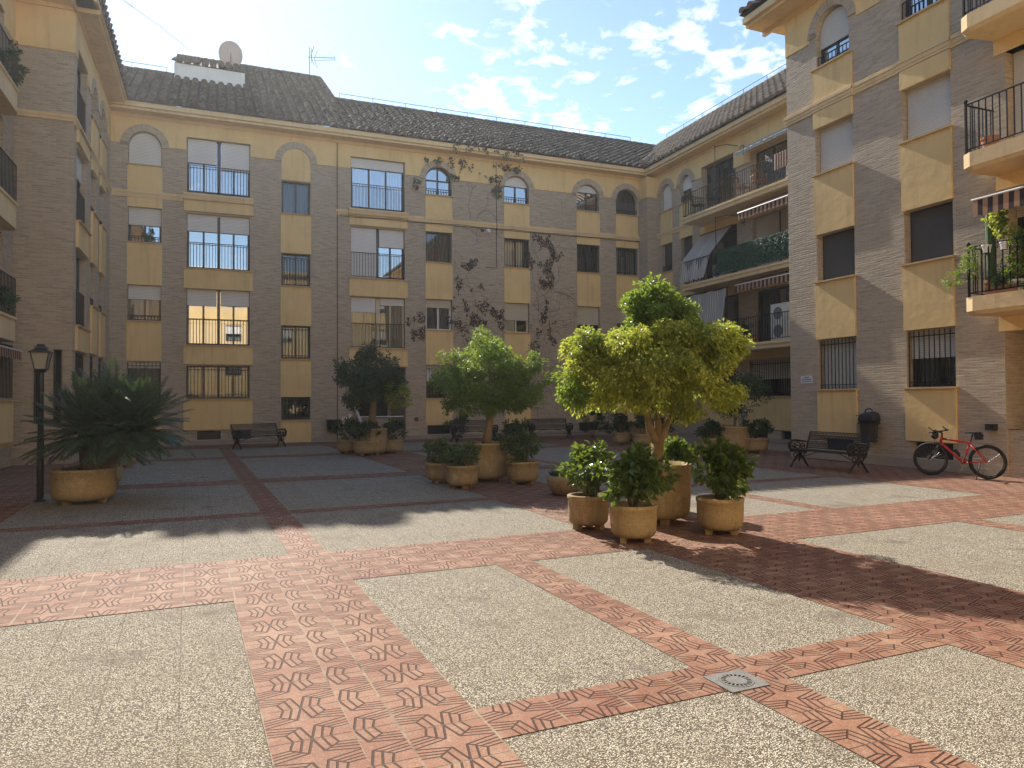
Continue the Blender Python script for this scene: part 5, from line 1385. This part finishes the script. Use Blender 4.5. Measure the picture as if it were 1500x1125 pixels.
chair('white cushioned iron chair leftmost on the top balcony', ew(4.7, .75, 8.94), .6, 'iron', CG); chair('iron chair in front of the top balcony glass door', ew(5.75, .75, 8.94), -1.2, 'iron', CG)
chair('teak chair left of the top balcony pillar gap', ew(7.3, .7, 8.94), .3, 'woodchair', CG); chair('teak chair beside the top balcony air conditioner', ew(8.2, .7, 8.94), -.4, 'woodchair', CG)
t = thing('towel', 'brown towel hung over the top balcony railing near the brick block', 'towel', ew(9.8, 1.13, 9.88), -pi / 2); m = MB(); [m.poly([(-.3 + .06 * k, -.02 - .008 * (k % 2), 0), (-.24 + .06 * k, -.02 - .008 * ((k + 1) % 2), 0), (-.24 + .06 * k, -.025 - .008 * ((k + 1) % 2), -.55), (-.3 + .06 * k, -.025 - .008 * (k % 2), -.55)]) for k in range(10)]; m.box(-.3, .3, -.02, .05, -.005, .008); mk('cloth', m, M['woodchair'], t)
def bpot(label, loc, R, H, mat='terracotta', kind='flower pot', group=None):
    t = thing('flower_pot', label, kind, loc, 0, group); m = MB(); m.lathe([(R * .62, 0), (R * .9, H * .8), (R, H * .82), (R, H), (R * .9, H), (R * .88, H * .85), (.01, H * .84)], 20); mk('pot_body', m, M[mat], t)
    m = MB(); m.lathe([(R * .7, -.0), (R * .78, .015), (R * .78, .025), (R * .6, .025)], 20); mk('saucer', m, M[mat], t)
    m = MB(); m.lathe([(R * .87, H * .85), (R * .5, H * .9), (.01, H * .9)], 16); mk('soil', m, M['soil'], t)
def ebx(u, d, z): return (14.61 - d, 15.6 - u, z)
bpot('big terracotta pot on the upper right balcony', ebx(6.02, .55, 6.42), .17, .26)
bpot('terracotta pot under the cactus on the planted right balcony', ebx(6.03, .58, 3.57), .15, .30)
bpot('pale pot in the middle of the planted right balcony', ebx(6.25, .45, 3.57), .13, .26, 'creamframe')
bpot('grey pot at the picture edge on the planted right balcony', ebx(6.6, .72, 3.57), .12, .22, 'ac')
bpot('white pot hanging at the railing top of the planted right balcony', ebx(6.08, .80, 4.38), .09, .16, 'whiteplastic')
bpot('small white pot on the railing by the picture edge', ebx(6.42, .80, 4.38), .08, .15, 'whiteplastic')
bpot('terracotta pot at the end of the lowest balcony of the recessed wing', ew(8.1, .9, 3.57), .16, .28)
bpot('small terracotta pot hung on the lowest balcony railing of the recessed wing', ew(7.0, 1.0, 4.25), .10, .2)
t = thing('window_box', 'long red planter box on the floor of the planted right balcony', 'planter box', ebx(6.35, .74, 3.57), -pi / 2); m = MB(); m.box(-.3, .3, -.08, .08, 0, .14); m.box(-.31, .31, -.09, .09, .12, .15); mk('box_body', m, M['terracotta'], t)
rg = random.Random(8); mk('leaves', crown(rg, [((0, 0, .24), (.33, .1, .12), 1)], 500, .07, .035, .2, 16, (.06, .1), (.3, 1)), M['leafdark'], t)
t = thing('cactus', 'tall ribbed columnar cactus on the planted right balcony', 'cactus', ebx(6.03, .58, 3.86))
m = MB(); n = 24; pr = [(0, .05), (.15, .065), (.6, .075), (1.1, .07), (1.4, .055), (1.52, .03), (1.56, .006)]; rings = []
for z, r in pr: rings.append([m.vert(r * (1 + .18 * cos(8 * a)) * cos(a) - .03 * z, r * (1 + .18 * cos(8 * a)) * sin(a), z) for a in [2 * pi * q / n for q in range(n)]])
for r0, r1 in zip(rings, rings[1:]):
    for j in range(n): m.face((r0[j], r0[(j + 1) % n], r1[(j + 1) % n], r1[j]))
m.face(rings[0][::-1]); mk('stem', m, M['cactus'], t, smooth=True)
m = MB()
for k in range(160):
    a = 2 * pi * (k % 8) / 8; z = .08 + (k // 8) * .07; m.tube([(.08 * cos(a) - .03 * z, .08 * sin(a), z), (.11 * cos(a + .2) - .03 * z, .11 * sin(a + .2), z + .02)], .0012, 3, caps=False)
mk('spines', m, M['grass'], t)
def bush(label, loc, blobs, n, L, W, mat, seed, droop=.4, clumps=26, cr=(.05, .1)):
    t = thing('balcony_plant', label, 'plant', loc); rg = random.Random(seed); mk('foliage', crown(rg, blobs, n, L, W, droop, clumps, cr, (.3, 1.05)), M[mat], t)
    ps = [([(0, 0, -.1), tuple(Vector(b[0]) * .6), b[0]], [.012, .009, .004]) for b in blobs]; limbs(ps, 'stem', 'bark', t)
bush('wispy green plant spilling out over the left end of the planted right balcony', ebx(5.9, .78, 4.0), [((0, .35, .1), (.18, .4, .22), 2), ((-.1, .05, .35), (.15, .25, .3), 2), ((-.05, .6, -.05), (.12, .25, .12), 1)], 1500, .05, .014, 'leafgreen', 1, .3, 36)
bush('bright leafy plant above the railing of the planted right balcony', ebx(6.22, .7, 4.55), [((0, .0, .45), (.16, .16, .18), 2), ((.05, -.1, .25), (.16, .18, .16), 2)], 900, .075, .05, 'leafyellow', 2)
bush('dark hanging plant at the picture edge on the planted right balcony', ebx(6.62, .74, 4.0), [((0, 0, .2), (.15, .18, .45), 3), ((0, -.1, .6), (.1, .12, .2), 1), ((0, 0, -.15), (.14, .2, .25), 1)], 1500, .07, .03, 'leafgreen', 3)
bush('low dark greenery behind the railing of the planted right balcony', ebx(6.2, .5, 3.9), [((0, 0, .1), (.2, .3, .2), 2)], 500, .07, .03, 'leafdark', 4)
bush('leafy plant in the shade behind the lowest balcony railing of the recessed wing', ew(7.2, .7, 3.9), [((0, 0, .25), (.3, .5, .35), 2)], 700, .09, .04, 'leafdark', 5)
bush('twig growing out of the wall beside the sign on the tall brick block', (16.0, 16.4, 1.75), [((0, 0, 0), (.25, .25, .18), 2)], 200, .11, .03, 'leafdark', 6)
awning('brown striped awning with a white front bar under the upper right balcony', ebx(7.65, .12, 5.62), -pi / 2, 3.6, .72, .16, 'awning', .36, arms=False)
awning('faded striped awning with white arms at the lower left edge of the picture', (-4.76, 20.0, 3.02), pi / 2, 2.3, .34, .16, 'awning', .24)
bush('plants on the topmost balcony at the left edge of the picture', (-4.45, 20.0, 9.4), [((0, 0, .3), (.25, .6, .35), 2), ((0, .5, .1), (.2, .3, .3), 1)], 900, .09, .04, 'leafdark', 7)
bush('plants on the lowest left balcony above the striped awning', (-4.45, 19.9, 3.9), [((0, 0, .2), (.2, .6, .3), 2)], 600, .09, .04, 'leafdark', 8)
bush('potted plant on the sill of the small second floor window at the left', (-2.2, YB - .02, 7.35), [((0, 0, .15), (.22, .1, .2), 2), ((.0, 0, .35), (.1, .08, .15), 1)], 350, .08, .035, 'leafdark', 9, .2, 14)
# roof things
t = thing('satellite_dish', 'big pale satellite dish on the high roof at the left', 'satellite dish', (.66, YB + 8.6, 17.72), 0)
m = MB(); n = 36; rings = []
for k in range(7):
    r = .60 * k / 6; rings.append([m.vert(r * cos(a) * .92, .35 * (r / .60) ** 2 * .35, .75 + r * 1.12 * sin(a)) for a in [2 * pi * q / n for q in range(n)]])
for r0, r1 in zip(rings, rings[1:]):
    for j in range(n): m.face((r0[j], r0[(j + 1) % n], r1[(j + 1) % n], r1[j]))
for k in range(7):
    r = .60 * k / 6; rings.append([m.vert(r * cos(a) * .92, .02 + .35 * (r / .60) ** 2 * .35, .75 + r * 1.12 * sin(a)) for a in [2 * pi * q / n for q in range(n)]])
for r0, r1 in zip(rings[7:], rings[8:]):
    for j in range(n): m.face((r0[j], r1[j], r1[(j + 1) % n], r0[(j + 1) % n]))
for j in range(n): m.face((rings[6][j], rings[6][(j + 1) % n], rings[13][(j + 1) % n], rings[13][j]))
mk('reflector', m, M['dish'], t, smooth=True); m = MB(); m.tube([(0, .1, -.8), (0, .1, .75)], .035, 8); m.tube([(0, 0, .3), (0, -.45, .55)], .015, 6); mk('mast', m, M['iron'], t)
t = thing('tv_antenna', 'thin television aerial on a mast on the high roof right of the dish', 'antenna', (4.45, YB + 9.3, 18.0), -.35)
m = MB(); m.tube([(0, 0, -.1), (0, 0, 1.75)], .018, 6); mk('mast', m, M['iron'], t)
m = MB(); m.tube([(-.1, 0, 1.25), (1.3, 0, 1.22)], .014, 5); m.tube([(.25, 0, 1.08), (1.3, 0, 1.12)], .012, 4)
for k in range(9): x = .4 + k * .11; m.tube([(x, -.2, 1.24), (x, .2, 1.24)], .010, 4)
for s in (-1, 1):
    for d in (.0, .12): m.tube([(.12, -.2 + d, 1.24), (.28 - d, -.2, 1.24 + s * (.5 - d))], .014, 4); m.tube([(.2, .2, 1.24), (.36, .2, 1.24 + s * .5)], .012, 4)
m.tube([(1.3, 0, 1.05), (1.3, 0, 1.36)], .008, 4); mk('elements', m, M['iron'], t)
o = MB(); o.tube([(-6, YB + 7, 20.6), (-2.5, YB + 8, 19.0), (-1.2, YB + 9.0, 18.5)], .012, 4); o.tube([(-6, YB + 7, 21.0), (-3.5, YB + 8, 19.6)], .010, 4)
tag(mk('overhead_wire', o, M['iron']), 'thin wire sagging across the sky to the white roof wall', 'wire')

# ================================================================== ADDED HAZE (stands in for lens glare)
m = MB(); m.box(-70, 70, -70, 75, -1.2, 22.5); hz = mk('glare_haze', m, M['dark']); hz['kind'] = 'stuff'  # thin volume added to imitate veiling sun glare in the lens
g = NG('glare_haze_volume'); pv = g.n('VolumePrincipled', {'Color': (.93, .96, 1, 1), 'Density': .0007, 'Anisotropy': .62}); g.t.links.new(pv.outputs[0], g.out.inputs['Volume']); hz.data.materials[0] = g.m

# ================================================================== CAMERA, LIGHT, SKY
f_, yaw, pitch, roll = 1067.08, .3872, .0214, -.0058
fw = Vector((sin(yaw) * cos(pitch), cos(yaw) * cos(pitch), sin(pitch))); r_ = Vector((cos(yaw), -sin(yaw), 0)); u_ = r_.cross(fw)
r2 = r_ * cos(roll) + u_ * sin(roll); u2 = u_ * cos(roll) - r_ * sin(roll)
cd = bpy.data.cameras.new('camera'); cam = bpy.data.objects.new('camera', cd); COL.objects.link(cam)
cd.sensor_width = 36; cd.lens = f_ / 1500 * 36; cd.clip_start = .05; cd.clip_end = 2000
Rm = Matrix((r2, u2, -fw)).transposed().to_4x4(); cam.matrix_world = Matrix.Translation((0, 0, 1.6)) @ Rm
SC.camera = cam
SUN_EL = math.atan(.672); SD = Vector((-.047, 1, .672)).normalized()
ld = bpy.data.lights.new('sun', 'SUN'); ld.energy = 3.7; ld.angle = radians(.53); ld.color = (1, .93, .82)
sun = bpy.data.objects.new('sun', ld); COL.objects.link(sun); sun.rotation_euler = SD.to_track_quat('Z', 'Y').to_euler()
w = bpy.data.worlds.new('World'); SC.world = w; w.use_nodes = True; nt_ = w.node_tree; nt_.nodes.clear()
def wn(typ, ins=None, **pr):
    nd = nt_.nodes.new('ShaderNode' + typ)
    for k, v in pr.items(): setattr(nd, k, v)
    for k, v in (ins or {}).items():
        if isinstance(v, bpy.types.NodeSocket): nt_.links.new(v, nd.inputs[k])
        else: nd.inputs[k].default_value = v
    return nd
sky = wn('TexSky', sky_type='NISHITA', sun_disc=False)
sky.sun_elevation = SUN_EL; sky.sun_rotation = atan2(SD.x, SD.y); sky.air_density = 1.0; sky.dust_density = 0.1; sky.ozone_density = 1.4
tc = wn('TexCoord'); D = tc.outputs['Generated']
sp = wn('SeparateXYZ', {0: D}); zz = wn('Math', {0: sp.outputs[2], 1: .12}, operation='ADD').outputs[0]
pj = wn('CombineXYZ', {0: wn('Math', {0: sp.outputs[0], 1: zz}, operation='DIVIDE').outputs[0], 1: wn('Math', {0: sp.outputs[1], 1: zz}, operation='DIVIDE').outputs[0], 2: 0.0}).outputs[0]
n1 = wn('TexNoise', {'Vector': pj, 'Scale': 12.5, 'Detail': 10, 'Roughness': .6, 'Distortion': .35}).outputs['Fac']
n2 = wn('TexNoise', {'Vector': pj, 'Scale': 4.2, 'Detail': 3}).outputs['Fac']
def pxdir(x, y): return (fw * f_ + r2 * (x - 750) - u2 * (y - 562.5)).normalized()
cen = pxdir(880, 125)
dt = wn('VectorMath', {0: D, 1: tuple(cen)}, operation='DOT_PRODUCT').outputs['Value']
mr = wn('MapRange', {0: dt, 1: .94, 2: .992, 3: -.05, 4: .065}).outputs[0]
s_ = wn('Math', {0: wn('Math', {0: n1, 1: mr}, operation='ADD').outputs[0], 1: wn('MapRange', {0: n2, 1: .3, 2: .7, 3: -.14, 4: .14}).outputs[0]}, operation='ADD').outputs[0]
cl = wn('MapRange', {0: s_, 1: .58, 2: .76, 3: 0.0, 4: .85}); cl.clamp = True
mx = wn('Mix', {0: cl.outputs[0], 6: sky.outputs[0], 7: (6.6, 6.6, 6.5, 1)}, data_type='RGBA')
bg = wn('Background', {'Color': mx.outputs[2], 'Strength': .104})
wo = wn('OutputWorld', {'Surface': bg.outputs[0]})
vs = SC.view_settings; vs.view_transform = 'Standard'; vs.look = 'None'; vs.gamma = 1; vs.exposure = 1.1
SC.cycles.max_bounces = 8; SC.cycles.diffuse_bounces = 4; SC.cycles.transparent_max_bounces = 12
